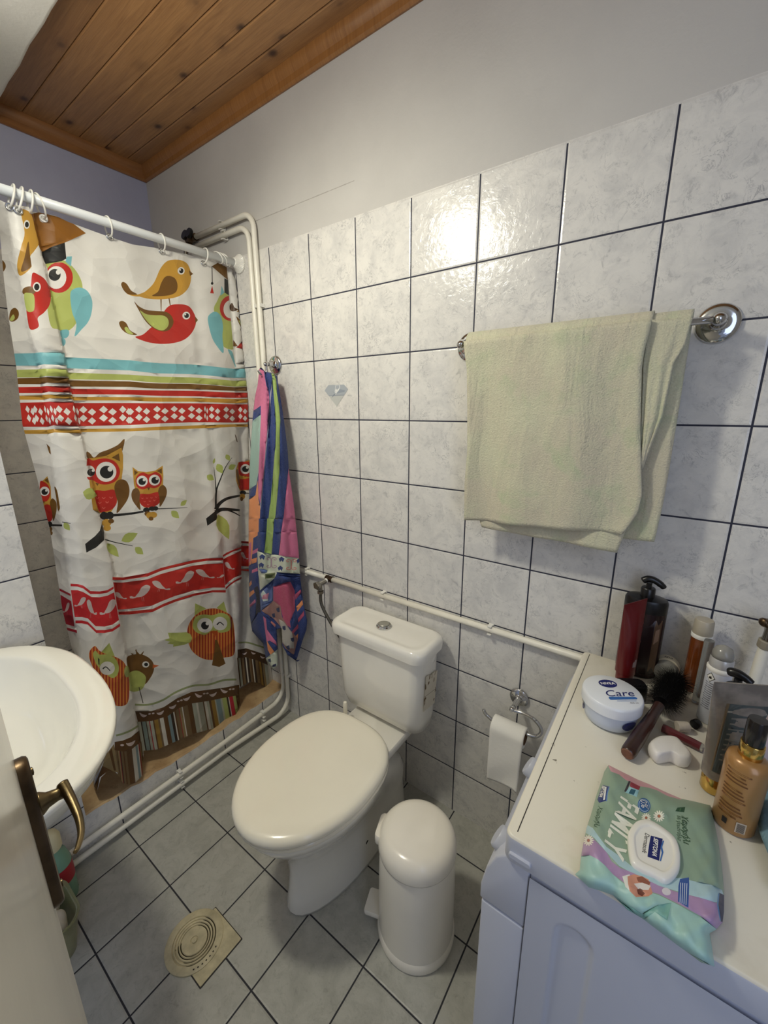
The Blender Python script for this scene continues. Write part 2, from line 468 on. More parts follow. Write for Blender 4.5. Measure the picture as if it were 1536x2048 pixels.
up_ = light('soffit_fill_light', 'SPOT', (0.02, -0.98, 1.92), 3.0, (1.0, 0.95, 0.86), shadow_soft_size=0.08, spot_size=math.radians(80), spot_blend=0.8)  # added upward fill to brighten the soffit; no real lamp stands here
up_.rotation_euler = (Vector((-0.12, -0.68, 2.36)) - Vector((0.02, -0.98, 1.92))).to_track_quat('-Z', 'Y').to_euler()
dl = light('doorway_daylight', 'AREA', (2.15, -1.75, 1.6), 4.8, (0.62, 0.73, 1.0), shape='RECTANGLE', size=0.8, size_y=1.6)
dl.rotation_euler = (Vector((0.2, -0.2, 1.1)) - Vector((2.15, -1.75, 1.6))).to_track_quat('-Z', 'Y').to_euler()
S.view_settings.view_transform = 'Standard'; S.view_settings.look = 'None'; S.view_settings.gamma = 1.0
S.view_settings.exposure = 0.75; S.view_settings.use_curve_mapping = False
S.cycles.use_denoising = True; S.cycles.max_bounces = 8; S.cycles.diffuse_bounces = 5; S.cycles.sample_clamp_indirect = 6.0
S.cycles.caustics_reflective = False; S.cycles.caustics_refractive = False

# ------------------------------------------------------------------ shared materials
M_chrome = plain('chrome', rgb(205,205,205), 0.09, 1.0)
M_dkchrome = plain('tarnished_chrome', rgb(150,146,138), 0.2, 1.0, bump=0.1, bscale=90)
M_brass = plain('aged_brass', rgb(126,110,80), 0.34, 1.0, var=0.5, vscale=30, bump=0.08, bscale=120)
M_brassdk = plain('dark_brass', rgb(108,90,70), 0.34, 1.0, var=0.5, vscale=22, bump=0.15, bscale=90)
M_por = plain('white_glaze', rgb(244,241,232), 0.10, coat=0.4, var=0.05)
M_seat = plain('cream_seat_plastic', rgb(246,240,222), 0.16, coat=0.3, var=0.03)
M_binw = plain('cream_bin_plastic', rgb(247,241,228), 0.2, var=0.04)
M_paint = plain('white_pipe_paint', rgb(244,240,226), 0.35, var=0.10, vscale=20, bump=0.1, bscale=120)
M_clip = plain('white_clip_plastic', rgb(238,236,228), 0.4)
M_black = plain('black_plastic', rgb(13,12,13), 0.3)
M_dark = plain('dark_hole', rgb(28,20,16), 0.8)
M_white = plain('white_print', rgb(245,244,240), 0.5)
M_rubber = plain('dark_rubber', rgb(40,36,34), 0.6)
M_rod = plain('white_rod_enamel', rgb(226,230,232), 0.3, bump=0.15, bscale=200)
M_ringw = plain('white_ring_plastic', rgb(236,234,226), 0.3)
M_gold = plain('polished_gold', rgb(212,176,98), 0.16, 1.0)

# ------------------------------------------------------------------ toilet
t = empty('toilet', (0.567, -0.30, 0), 'white close-coupled toilet with closed cream lid against the tiled wall', 'toilet')
TX = 0.567
def egg(cx, y0, y1, hw, z, n=40, p=2.0, pf=2.0):
    """oval with a flatter rear (y0, towards the wall) and rounder front (y1)"""
    out = []; ym = y0 + (y1 - y0)*0.46
    for k in range(n):
        a = 2*PI*k/n; c, s_ = math.cos(a), math.sin(a)
        e = p if s_ > 0 else pf
        xx = hw*math.copysign(abs(c)**(2/e), c)
        yy = (y0-ym if s_ > 0 else ym-y1)*math.copysign(abs(s_)**(2/e), s_)
        out.append(Vector((cx + xx, ym + yy, z)))
    return out
mb = MB()
mb.loft([egg(TX, -.055, -.556, .102, 0, p=4), egg(TX, -.055, -.560, .102, .012, p=4), egg(TX, -.055, -.550, .097, .05, p=4), egg(TX, -.06, -.542, .094, .12, p=4), egg(TX, -.06, -.546, .099, .18, p=4),
         egg(TX, -.08, -.570, .116, .235, p=2.6), egg(TX, -.15, -.612, .140, .290, p=2.2), egg(TX, -.20, -.642, .162, .335, p=2.2), egg(TX, -.222, -.658, .171, .365, p=2.2), egg(TX, -.228, -.662, .172, .385, p=2.2), egg(TX, -.235, -.654, .165, .390, p=2.2)])
make('bowl', mb, M_por, t, smooth=180)
mb = MB()   # shelf under the cistern
mb.loft([rrect(TX+.004, -.18, .098, .145, .03, .315), rrect(TX+.004, -.18, .108, .155, .03, .335), rrect(TX+.004, -.18, .110, .155, .03, .355), rrect(TX+.004, -.18, .106, .150, .03, .3615)])
make('shelf', mb, M_por, t, smooth=50)
mb = MB()
sec = []
for z, hx, y1, r in ((.362,.120,-.085,.03),(.368,.140,-.115,.04),(.385,.155,-.142,.045),(.43,.162,-.156,.045),(.55,.167,-.160,.045),(.655,.170,-.163,.045),(.676,.170,-.163,.045)):
    sec.append(rrect(TX+.007, (-.022+y1)/2, hx+.005, (-.022-y1)/2, r, z, 8))
mb.loft(sec); ck = make('cistern', mb, M_por, t, smooth=60)
mb = MB()
L = lambda z, d, r=.04: rrect(TX+.008, -.098, .188-d, .083-d, r, z, 8)
mb.loft([L(.672,.008), L(.671,.001), L(.680,0), L(.696,0), L(.706,.004), L(.7105,.012), L(.711,.018), L(.7065,.028), L(.7062,.04)])
make('cistern_lid', mb, M_por, t, smooth=60)
bc = at_z(768, 1252, .707)
mb = MB(); mb.lathe([(.026,0),(.026,.003),(.023,.0065),(.0185,.0068),(.0185,.0035)], bc, cap1=False); fb = make('flush_button', mb, M_chrome, t, smooth=35)
mb = MB(); mb.lathe([(.0180,.002),(.0180,.0085),(.016,.010),(.0,.0105)], bc, cap1=False); make('button_cap', mb, plain('grey_button', rgb(178,176,166), 0.3, 0.6), fb, smooth=35)
# seat ring and lid
mb = MB(); mb.loft([egg(TX, -.235, -.670, .180, .391, p=3), egg(TX, -.233, -.674, .184, .396, p=3), egg(TX, -.233, -.674, .184, .403, p=3), egg(TX, -.235, -.664, .180, .407, p=3)])
make('seat', mb, M_seat, t, smooth=60)
mb = MB(); E_ = lambda z, d: egg(TX, -.225-d, -.678+d, .186-d, z, 56, p=2.7)
mb.loft([E_(.409,.008), E_(.4095,.002), E_(.413,0), E_(.420,.0), E_(.428,.003), E_(.433,.010), E_(.4355,.022), E_(.4365,.05), E_(.437,.10), E_(.437,.16)])
make('lid', mb, M_seat, t, smooth=180)
for sx in (-.078, .078):
    mb = MB(); mb.lathe([(.015,.360),(.015,.395),(.010,.400)], (TX+sx, -.232, 0), seg=20); make('hinge', mb, M_seat, t)
b = at_y(708, 1738, -0.30)
mb = MB(); mb.lathe([(.0065,0),(.0065,.004)], (TX+.0905, b.y+.0-.02, .085), (1,0,0), seg=16); o = make('bolt_hole', mb, M_dark, t); o['label'] = 'dark screw hole in the foot'
# plug and worn label on the cistern side
mb = MB(); mb.lathe([(.011,0),(.011,.002),(.009,.003)], (TX+.1795, -.075, .640), (1,0,0), seg=24); make('side_plug', mb, M_por, t)
Mlab = art_mat('old_label_print', 0.7)
fn = lambda u, v: Vector((TX + .1744 + .010*((v-.45)/.17) + .0012, -u, v))
rs = []; random.seed(3)
for k in range(26):
    u = random.choice([random.uniform(.052,.07), random.uniform(.07,.125)]); v = random.uniform(.47,.60)
    w, h = random.uniform(.004,.012), random.uniform(.006,.022)
    if v < .555 and u > .062 and u < .11: continue
    rs.append(((118,96,64), [(u,v),(u+w,v-.003),(u+w-.002,v+h),(u+.001,v+h*.8)]))
rs += [((112,92,66), [(.053,.518),(.129,.535),(.129,.5365),(.053,.5195)])]
lb = [(u, v) for u, v in ((.052,.462),(.128,.478),(.129,.612),(.110,.606),(.098,.600),(.066,.596),(.052,.590))]
o = art('label', lb, rs, .02, fn, Mlab, t, base=(216,208,190)); o['label'] = 'old torn paper label'
q = at_y(690, 1403, -.200)
mb = MB(); mb.lathe([(.0075,.358),(.0075,q.z-.010),(.0055,q.z-.002),(.002,q.z)], (q.x, -.200, 0), seg=16); make('hinge_post', mb, M_seat, t)
# ------------------------------------------------------------------ pedal bin
BX, BY, BR = .874, -.372, .101
t = empty('pedal_bin', (BX, BY, 0), 'small cream white pedal bin with domed lid beside the toilet', 'bin')
mb = MB(); mb.lathe([(BR+.004,0),(BR+.0065,.006),(BR+.0065,.024),(BR+.002,.032)], (BX,BY,0), seg=48); make('base', mb, M_binw, t)
mb = MB(); mb.lathe([(BR+.002,.03),(BR+.001,.20),(BR-.002,.304),(BR-.003,.308)], (BX,BY,0), seg=48); make('body', mb, M_binw, t)
mb = MB(); mb.lathe([(BR-.004,.300),(BR+.001,.299),(BR+.002,.304),(BR+.001,.324),(BR-.003,.334),(BR-.009,.343),(BR-.019,.350),(BR-.032,.353),(BR-.06,.3545),(0,.355)], (BX,BY,0), seg=48, cap1=False); make('lid', mb, M_binw, t, smooth=180)
d = Vector((-1,-.34,0)).normalized(); q = Vector((-d.y, d.x, 0))
def blk(c, a, ha, b_, hb, z0, z1, r=.008):
    rr = rrect(0, 0, ha, hb, r, 0, 5)
    mb = MB(); c = Vector(c); f = lambda s, z: [c + a*(v.x*s) + b_*(v.y*s) + Vector((0,0,z)) for v in rr]
    mb.loft([f(.96, z0), f(1, z0+.002), f(1, z1-.004), f(.93, z1)]); return mb
make('pedal', blk((BX,BY,0)+0*d if False else Vector((BX,BY,0)) + d*(BR+.016), d, .028, q, .032, .026, .042), M_binw, t, smooth=50)
make('lid_lug', blk(Vector((BX,BY,0)) + d*(BR-.006), d, .014, q, .036, .304, .330, .012), M_binw, t, smooth=50)

# ------------------------------------------------------------------ floor drain
c = Vector((.402, -.752, 0))
t = empty('floor_drain', c, 'cream plastic floor drain cover with ringed round lid set in the tiles', 'drain')
M_drain = plain('yellowed_plastic', rgb(206,194,158), 0.5, var=0.35, vscale=30, bump=0.1)
q1, q2, q3 = at_z(475, 1884, 0), at_z(431, 1828, 0), at_z(405, 1971, 0)
mb = MB(); mb.loft([rrect(.438, -.738, .062, .060, .002, 0, 2), rrect(.438, -.738, .062, .060, .002, .003, 2)]); make('plate', mb, M_drain, t, smooth=30)
mb = MB(); mb.loft([rrect(.438, -.738, .0645, .0625, .002, 0, 2), rrect(.438, -.738, .0645, .0625, .002, .0012, 2)]); make('surround', mb, M_rubber, t, smooth=30)
DC = at_z(394, 1892, .004)
pr_ = [(.074,.0),(.074,.0045),(.072,.0055)]
for r in (.056,.049,.042,.036): pr_ += [(r,.0055),(r-.0012,.0030),(r-.0028,.0030),(r-.0040,.0058)]
pr_ += [(.010,.0055),(.0095,.0035),(.007,.0035),(.006,.0065),(0,.007)]
mb = MB(); mb.lathe(pr_, (.400,-.756,0), seg=64, cap1=False); make('cover', mb, M_drain, t, smooth=30)
mb = MB()
for k in range(7):
    a = -.55 + k*.16
    mb.add([Vector((.400,-.756,.0060)) + Vector((math.cos(a+da)*r, math.sin(a+da)*r, 0)) for r, da in ((.0645,-.028),(.0675,-.028),(.0675,.028),(.0645,.028))], [(0,1,2,3)])
make('slots', mb, M_dark, t)

# ------------------------------------------------------------------ washing machine (front faces the toilet)
WZ = .800; WX0, WX1, WY0, WY1 = 1.160, 1.72, -.604, -.022
t = empty('washing_machine', (1.42, -.31, 0), 'white washing machine crowded with toiletries in the corner', 'washing machine')
M_wtop = N('washer_top'); p_ = M_wtop.pos()
c_ = M_wtop.mix(M_wtop.math('MULTIPLY', M_wtop.ramp(M_wtop.noise(p_, 7.0, 5.0, 0.65), 0.52, 0.72), 0.35), rgb(236,231,216), rgb(200,188,160))
c_ = M_wtop.mix(M_wtop.math('MULTIPLY', M_wtop.ramp(M_wtop.noise(p_, 55.0, 3.0, 0.6), 0.70, 0.74), 0.8), c_, rgb(96,86,72))
M_wtop = M_wtop.out(color=c_, rough=0.35)
M_wbody_shade = plain('shaded_washer_enamel', rgb(198,202,216), 0.35, bump=0.03, bscale=200)  # white enamel; the grey-blue of its shaded side is put into the colour
mb = MB(); mb.box((WX0+.040, WY0+.009, .02), (WX1, WY1-.004, .752)); body = make('cabinet', mb, M_wbody_shade, t, bevel=.004)
mb = MB()
f = lambda z, d, r=.012: rrect((WX0+WX1)/2, (WY0+WY1)/2, (WX1-WX0)/2-d, (WY1-WY0)/2-d, r, z, 5)
mb.loft([f(.752,.001), f(.756,0), f(.793,0), f(.796,.0005), f(.7990,.0015), f(WZ,.0035)]); 
mb.mi = [1 if (min(mb.v[i].z for i in f_) > .7955) else 0 for f_ in mb.f]; make('worktop', mb, [M_wbody_shade, M_wtop], t, smooth=50)  # edge band takes the painted shade tint, the level top stays cream
mb = MB(); mb.box((WX0+.0150, WY0+.012, WZ-.001), (WX0+.0163, WY1-.010, WZ+.0004)); make('seam', mb, M_rubber, t)
mb = MB(); f3 = [(WX0+.040,.752),(WX0+.004,.752),(WX0-.012,.735),(WX0-.026,.70),(WX0-.033,.66),(WX0-.033,.632),(WX0+.040,.632)]
mb.loft([[Vector((x, y, z)) for x, z in f3] for y in (WY0+.006, WY1-.006)]); make('control_panel', mb, M_wbody_shade, t, bevel=.003, smooth=45)
mb = MB(); f4 = [(WX0+.040,.628),(WX0-.030,.628),(WX0-.030,.10),(WX0-.022,.03),(WX0+.040,.03)]
mb.loft([[Vector((x, y, z)) for x, z in f4] for y in (WY0+.006, WY1-.006)]); make('front_panel', mb, M_wbody_shade, t, bevel=.003, smooth=45)
for ky, kz in ((-.560,.728), (-.40,.735)):
    mb = MB(); mb.lathe([(.017,-.02),(.019,-.006),(.019,.006),(.017,.009)], (WX0-.016, ky, kz), (-1,0,.5), seg=28); make('knob', mb, M_wbody_shade, t)
# pressed ribs of the side panel
RIBS = [(1.268,.08,.700,.027),(1.452,.08,.655,.027),(1.63,.08,.70,.027)]
def dent(x, z):
    d = 0
    for cx, z0, z1, hw in RIBS:
        zc = min(max(z, z0+hw), z1-hw); r = math.hypot(x-cx, z-zc); q = min(1, max(0, (hw-r)/.007)); d = max(d, q*q*(3-2*q))
    return .0042*d
mb = MB(); gx, gz = 190, 200; rows = []
for i in range(gx+1):
    x = WX0+.041 + (WX1-.004-WX0-.041)*i/gx
    rows.append([(x, WY0+.0036+dent(x, .03+.71*j/gz), .03+.71*j/gz) for j in range(gz+1)])
mb.loft(rows, False, False, closed=False); make('side_panel', mb, M_wbody_shade, t, smooth=180)
a = at_y(1040, 1718, WY0)
mb = MB(); mb.loft([[Vector((a.x+v.x, WY0-dy, a.z+v.y)) for v in rrect(0,0,.0165-s,.0045-s,.004,0,4)] for s, dy in ((0,-.001),(0,.003),(.001,.004))]); make('side_plug', mb, M_wbody_shade, t)

# ------------------------------------------------------------------ washbasin
t = empty('washbasin', (.15, -1.03, .6), 'white oval washbasin hung on the tiled wall beside the shower', 'washbasin')
M_sink = plain('basin_glaze', rgb(249,246,234), 0.1, coat=0.5)
def rim(s, z, back=-.098, p=2.35):
    out = []; n = 72; cx, cy, ry = .19, -1.04, .235
    for k in range(n):
        a = 2*PI*k/n; c, q = math.cos(a), math.sin(a); rx = .390 if c > 0 else .300
        x = cx + (rx*s)*math.copysign(abs(c)**(2/p), c); y = cy + ry*s*math.copysign(abs(q)**(2/p), q)
        out.append(Vector((max(x, back), y, z)))
    return out
SZ = .815
def inner(sx, sy, z, cx=.19):
    n = 72; return [Vector((cx + (sx if math.cos(2*PI*k/n) > 0 else sx*.80)*math.copysign(abs(math.cos(2*PI*k/n))**(2/2.3), math.cos(2*PI*k/n)), -1.04 + sy*math.copysign(abs(math.sin(2*PI*k/n))**(2/2.3), math.sin(2*PI*k/n)), z)) for k in range(n)]
mb = MB()
mb.loft([inner(.06,.05,.60,.06), inner(.10,.08,.63,.09), rim(.62,.672), rim(.80,.715), rim(.93,.762), rim(.985,SZ-.018), rim(1.0,SZ-.009), rim(.995,SZ-.002), rim(.975,SZ),
         inner(.332,.180,SZ), inner(.326,.1755,SZ-.0015), inner(.321,.171,SZ-.008), inner(.312,.165,.790), inner(.272,.150,.750), inner(.235,.130,.722), inner(.17,.10,.706), inner(.08,.06,.700), inner(.025,.025,.697)])
make('basin', mb, M_sink, t, smooth=180)
mb = MB(); mb.lathe([(.022,.698),(.022,.700),(.014,.701),(.012,.699)], (.185,-1.035,0), seg=24); make('waste', mb, M_chrome, t)
mb = MB(); mb.lathe([(.024,-.002),(.024,.01),(.017,.016),(.017,.075),(.012,.08)], (-.06,-1.04,SZ), seg=24)
mb.tube(spline([(-.06,-1.04,SZ+.06),(-.02,-1.04,SZ+.085),(.03,-1.04,SZ+.075),(.05,-1.04,SZ+.05)],6), .010, 12); make('tap', mb, M_chrome, t)
mb = MB(); mb.tube(spline([(.06,-1.035,.63),(.06,-1.035,.50),(.02,-1.035,.46),(-.04,-1.035,.47),(-.0985,-1.035,.48)],6), .018, 16); make('trap_pipe', mb, M_paint, t)

# ------------------------------------------------------------------ pipes
def clip(c, ax, out, parent=None):
    c, ax, out = Vector(c), Vector(ax).normalized(), Vector(out).normalized(); s_ = ax.cross(out)
    mb = MB(); P = lambda a, b, d: c + ax*a + s_*b + out*d
    for b in (-.0145, .0115):
        vs = [P(a, bb, dd) for a in (-.006,.006) for bb in (b, b+.003) for dd in (-.012,.009)]
        mb.add(vs, [(0,1,3,2),(4,6,7,5),(0,4,5,1),(2,3,7,6),(0,2,6,4),(1,5,7,3)])
    vs = [P(a, bb, dd) for a in (-.008,.008) for bb in (-.0146,.0146) for dd in (-.0135,-.0105)]
    mb.add(vs, [(0,1,3,2),(4,6,7,5),(0,4,5,1),(2,3,7,6),(0,2,6,4),(1,5,7,3)])
    o = make('clip', mb, M_clip, parent, smooth=0); return o
PR = .0095; PY = -.0145
zt1, zt2 = at_y(445, 472, PY).z, at_y(450, 448, PY).z
xa, xb = at_y(509, 619, PY).x, at_y(519, 613, PY).x
def bend(p, c, q, r, n=7):
    p, c, q = Vector(p), Vector(c), Vector(q); a = (p-c).normalized(); b = (q-c).normalized(); th = a.angle(b)
    d = r/math.tan(th/2); out = []; m = (a+b).normalized(); o = c + m*(r/math.sin(th/2)); u = (c+a*d-o); w = (c+b*d-o); ang = u.angle(w); k = u.cross(w).normalized()
    for i in range(n+1): out.append(o + Matrix.Rotation(ang*i/n, 3, k) @ u)
    return out
def riser(name, x, ztop, zbot, ybend, xend, label, xc):
    tp = empty(name, (x, PY, zbot), label, 'pipe', 'white painted water pipes at the shower')
    pts = [(xend, PY, ztop)] + bend((xend,PY,ztop), (x,PY,ztop), (x,PY,zbot), .052) + bend((x,PY,ztop), (x,PY,zbot), (x,-.8,zbot), .075)
    pts = pts + [(KX+.0245, -.35, zbot), (KX+.0245, -.83, zbot), (KX+.0245, -1.3, zbot)]
    mb = MB(); mb.tube(pts, PR, 14); make('tube', mb, M_paint, tp, smooth=180)
    clip((x, PY, 1.788), (0,0,1), (0,-1,0), tp); clip((x, PY, .21), (0,0,1), (0,-1,0), tp); clip((xc, PY, ztop), (1,0,0), (0,-1,0), tp)
    for y in (-.145, -.53): clip((KX+.0245, y, zbot), (0,1,0), (1,0,0), tp)
    return tp
riser('water_pipe', xa, zt1, .074, 0, -.42, 'inner white pipe running down the corner, then upper of two along the shower kerb', -.235)
riser('water_pipe', xb, zt2, .030, 0, -.42, 'outer white pipe running down the corner, then lower of two along the shower kerb', -.245)
# shower valve behind the rod
vx = at_y(383, 476, PY).x
t = empty('shower_valve', (vx, PY, zt2), 'dark brass shower valve on the pipes above the curtain rod', 'valve')
mb = MB(); mb.tube([(vx-.03,PY,zt2),(vx+.03,PY,zt2)], .0135, 14); mb.lathe([(.016,.0),(.016,.018),(.010,.02)], (vx,PY,zt2), (0,-1,0), seg=16); make('body', mb, M_brassdk, t)
for dx in (-.016,.016):
    mb = MB(); mb.lathe([(.018,0),(.02,.006),(.018,.012)], (vx+dx,PY-.012,zt2+.010), (0,-1,.3), seg=16); make('knob', mb, M_black, t)
mb = MB(); mb.tube([(vx-.015,PY,zt2-.012),(vx-.015,PY-.004,zt1+.012)], .011, 12); make('stem', mb, M_brassdk, t)
mb = MB(); mb.tube(spline([(vx-.015,PY-.02,zt1),(vx-.015,PY-.03,1.96),(vx-.015,PY-.035,1.85),(vx-.02,PY-.03,1.4)],6), .009, 12); make('hose', mb, M_dkchrome, t)

# supply pipe along the back wall
HZ = .7685
t = empty('supply_pipe', (.1, -.0125, HZ), 'white water pipe running along the back wall above the cistern', 'pipe')
vx2 = at_y(659, 1163, -.013).x
mb = MB(); mb.tube([(-.02,-.0125,HZ-.001),(vx2-.017,-.0125,HZ)], PR, 14); mb.tube([(vx2+.017,-.0125,HZ),(2.2,-.0125,HZ+.004)], PR, 14); make('tube', mb, M_paint, t, smooth=180)
for px, py in ((766,1188),(980,1255)):
    clip((at_y(px,py,-.0125).x, -.0125, HZ), (1,0,0), (0,-1,0), t)
clip((at_y(613,1139,-.0125).x, -.0125, HZ), (1,0,0), (0,-1,0), t)
t = empty('angle_valve', (vx2, -.0125, HZ), 'tarnished angle valve with braided hose down to the cistern', 'valve')
mb = MB(); mb.tube([(vx2-.0168,-.0125,HZ),(vx2+.0168,-.0125,HZ)], .0115, 12)
for s_ in (-.0125,.0125): mb.lathe([(.012,-.004),(.0135,-.003),(.0135,.003),(.012,.004)], (vx2+s_,-.0125,HZ), (1,0,0), seg=6)
mb.tube([(vx2,-.012,HZ),(vx2,-.030,HZ-.001)], .0095, 12); make('tee', mb, M_brassdk, t, smooth=30)
mb = MB(); mb.lathe([(.0085,0),(.0095,.001),(.0095,.006),(.0085,.007)], (vx2,-.030,HZ-.001), (0,-1,0), seg=16); make('tape', mb, M_white, t)
mb = MB(); mb.tube([(vx2,-.037,HZ-.002),(vx2,-.072,HZ-.004)], .0095, 12); mb.tube([(vx2,-.064,HZ-.002),(vx2,-.064,HZ-.030)], .008, 12)
mb.lathe([(.010,-.030),(.0125,-.031),(.0125,-.042),(.010,-.043)], (vx2,-.064,HZ), seg=6); make('body', mb, M_dkchrome, t, smooth=30)
mb = MB(); mb.lathe([(.012,0),(.017,.002),(.017,.013),(.014,.016)], (vx2,-.072,HZ-.004), (0,-1,0), seg=5); make('handle', mb, M_dkchrome, t, smooth=30)
M_braid = N('braided_hose'); q_ = M_braid.obj(); wv = M_braid.new('ShaderNodeTexWave', wave_type='BANDS', bands_direction='Z'); wv.inputs['Scale'].default_value = 130; wv.inputs['Distortion'].default_value = 3; M_braid.put(wv.inputs['Vector'], q_)
M_braid = M_braid.out(color=M_braid.mix(wv.outputs[1], rgb(120,116,108), rgb(66,62,58)), rough=0.35, metal=0.7)
mb = MB(); mb.tube(spline([(vx2,-.064,HZ-.040),(vx2+.003,-.064,HZ-.09),(vx2+.06,-.070,HZ-.155),(TX-.185,-.075,HZ-.22),(TX-.1715,-.08,HZ-.235)],8), .0062, 10); make('hose', mb, M_braid, t, smooth=180)

# ------------------------------------------------------------------ curtain rod
RX, RZ = -.17, 1.950
t = empty('curtain_rod', (RX, -.4, RZ), 'white shower curtain rod spanning wall to wall', 'curtain rod')
mb = MB(); mb.tube([(RX,-.001,RZ),(RX,-.819,RZ)], .0125, 20); make('tube', mb, M_rod, t, smooth=180)
mb = MB(); n = 36; prof = [(.033,0),(.033,.005),(.027,.009),(.020,.017),(.0155,.027),(.013,.029)]
for yy, dr in ((-.0008,-1),(-.8192,1)):
    rings = [[Vector((RX + (r*(1-.05*(k % 2)))*math.cos(2*PI*k/(2*n)), yy + dr*h, RZ + (r*(1-.05*(k % 2)))*math.sin(2*PI*k/(2*n)))) for k in range(2*n)] for r, h in prof]
    mb = MB(); mb.loft(rings); make('end_cup', mb, M_ringw, t, smooth=20)

# ------------------------------------------------------------------ chrome fittings on the back wall
def rosette(parent, x, z, r=.036, st=.05, ball=.012):
    mb = MB(); mb.lathe([(r,0),(r,.003),(r*.93,.007),(r*.7,.0095),(r*.45,.0105),(r*.38,.013),(.009,.02),(.0068,st-.012),(.0075,st-.008)], (x,-.0003,z), (0,-1,0), seg=40); o = make('rosette', mb, M_chrome, parent, smooth=50)
    mb = MB(); mb.lathe([(.0012,st-.012-.0),(ball*.7,st-.009),(ball,st),(ball*.7,st+.009),(.001,st+.0125)], (x,0,z), (0,-1,0), seg=24); make('knob', mb, M_chrome, parent, smooth=180)
a = at_y(550, 730, -.005)
t = empty('towel_hook', (a.x, 0, a.z), 'round chrome towel hook beside the pipes holding the striped towel', 'hook')
rosette(t, a.x, a.z, .034, .045, .009)
mb = MB(); mb.tube(spline([(a.x,-.045,a.z),(a.x,-.05,a.z-.03),(a.x,-.07,a.z-.04),(a.x,-.085,a.z-.025)],6), .004, 10); make('peg', mb, M_chrome, t, smooth=180)
BYR = -.058
e1, e0 = at_y(1436, 645, -.002), at_y(941, 690, -.002); BZ = (at_y(1425,640,BYR).z)
BZ = 1.574
t = empty('towel_rail', ((e0.x+e1.x)/2, 0, BZ), 'chrome towel rail with round end plates on the tiled wall', 'towel rail')
for e in (e0, e1): rosette(t, e.x, BZ, .037, -BYR, .0125)
mb = MB(); mb.tube([(e0.x,BYR,BZ),(e1.x,BYR,BZ)], .0068, 16); make('bar', mb, M_chrome, t, smooth=180)

# paper holder
a = at_y(1038, 1396, -.006); hx, hz = a.x, a.z; HY = -.066
t = empty('toilet_paper_holder', (hx, 0, hz), 'chrome toilet paper holder with open ring arm', 'toilet paper holder')
rosette(t, hx, hz, .029, .062, .0095)
pts = [at_y(*p, HY-.0) for p in ((1028,1421),(1047,1427),(1066,1437),(1079,1451),(1083,1463),(1077,1471),(1068,1472.5),(1052,1468),(1020,1457),(990,1443),(979,1435),(971,1427),(967,1419))]
mb = MB(); mb.tube(spline(pts, 6), .0052, 12); make('arm', mb, M_chrome, t, smooth=180)
ax0, ax1 = at_y(990,1443,HY), at_y(1052,1468,HY)
rc = (ax0+ax1)/2
xl, xr_ = at_y(984,1432,HY-.02).x, at_y(1049,1458,HY-.02).x
AZ = (ax0.z+ax1.z)/2 - .0132; RRo = .029
t = empty('toilet_paper', ((xl+xr_)/2, HY, AZ), 'nearly used white toilet roll with a long sheet hanging from it', 'toilet paper')
M_tp = plain('tissue_paper', rgb(248,246,240), 0.85, bump=0.35, bscale=70)
M_card = plain('card_core', rgb(140,112,84), 0.8)
mb = MB(); mb.lathe([(.0195,0),(RRo,0),(RRo,xr_-xl),(.0195,xr_-xl)], (xl,HY,AZ), (1,0,0), seg=36, cap0=False, cap1=False); make('roll', mb, M_tp, t, smooth=40)
mb = MB(); mb.lathe([(.0185,-.0006),(.0196,-.0006),(.0196,xr_-xl+.0006),(.0185,xr_-xl+.0006)], (xl,HY,AZ), (1,0,0), seg=36, cap0=False, cap1=False); make('core', mb, M_card, t, smooth=40)
mb = MB(); rows = []
zb0, zb1 = at_y(974,1558,HY-RRo).z, at_y(1034,1578,HY-RRo).z
prof = [(HY + math.sin(b)*(RRo+.0008), AZ + math.cos(b)*(RRo+.0008)) for b in [PI*.25 - PI*.75*k/12 for k in range(13)]]
nz = 26
for i in range(13 + nz):
    row = []
    for j in range(15):
        s_ = j/14; x = xl - .001 + (xr_-xl+.002)*s_
        if i < 13: y, z = prof[i]
        else:
            f_ = (i-12)/nz; zb = zb0 + (zb1-zb0)*s_ - .006*max(0, s_-.85)/.15
            y = HY - RRo - .0008 + .003*math.sin(f_*7+s_*3)*f_ - .008*f_*s_*s_; z = AZ + (zb-AZ)*f_
            x += -.003*f_*(1 if s_ > .5 else -.6)
        row.append((x, y, z))
    rows.append(row)
mb.loft(rows, False, False, closed=False); o = make('sheet', mb, M_tp, t, smooth=180, solid=.0006)

# ------------------------------------------------------------------ decal on a tile
K = (620, 740, .078125)
D = T(K, [(372,525),(470,388),(870,372),(974,490),(685,935)])
fn = lambda u, v: at_y(u, v, -.0006)
sh = [((168,174,180), T(K, [(372,525),(470,388),(870,372),(974,490),(885,640),(470,655)])),
      ((138,146,156), T(K, [(470,655),(885,632),(875,650),(480,668)])),
      ((146,154,164), T(K, [(560,560),(640,560),(760,490),(900,520),(880,560),(700,600)])),
      ((214,216,216), T(K, [(650,395),(690,385),(760,385),(770,440),(740,520),(690,580),(650,640),(630,560)])),
      ((168,174,180), T(K, [(665,400),(690,392),(745,392),(750,440),(715,510),(680,540),(655,560),(648,480)])),
      ((224,225,222), T(K, [(668,470),(690,510),(750,460),(735,510),(670,580),(650,520)])),
      ((132,140,152), T(K, [(665,585),(640,640),(550,715),(600,630)]))]
o = art('tile_decal', D, sh, 3.0, fn, art_mat('decal_print', 0.4), None, base=(190,192,188), smooth=0)
tag(o, 'small grey blue diamond shaped transfer on a tile above the cistern', 'decal')

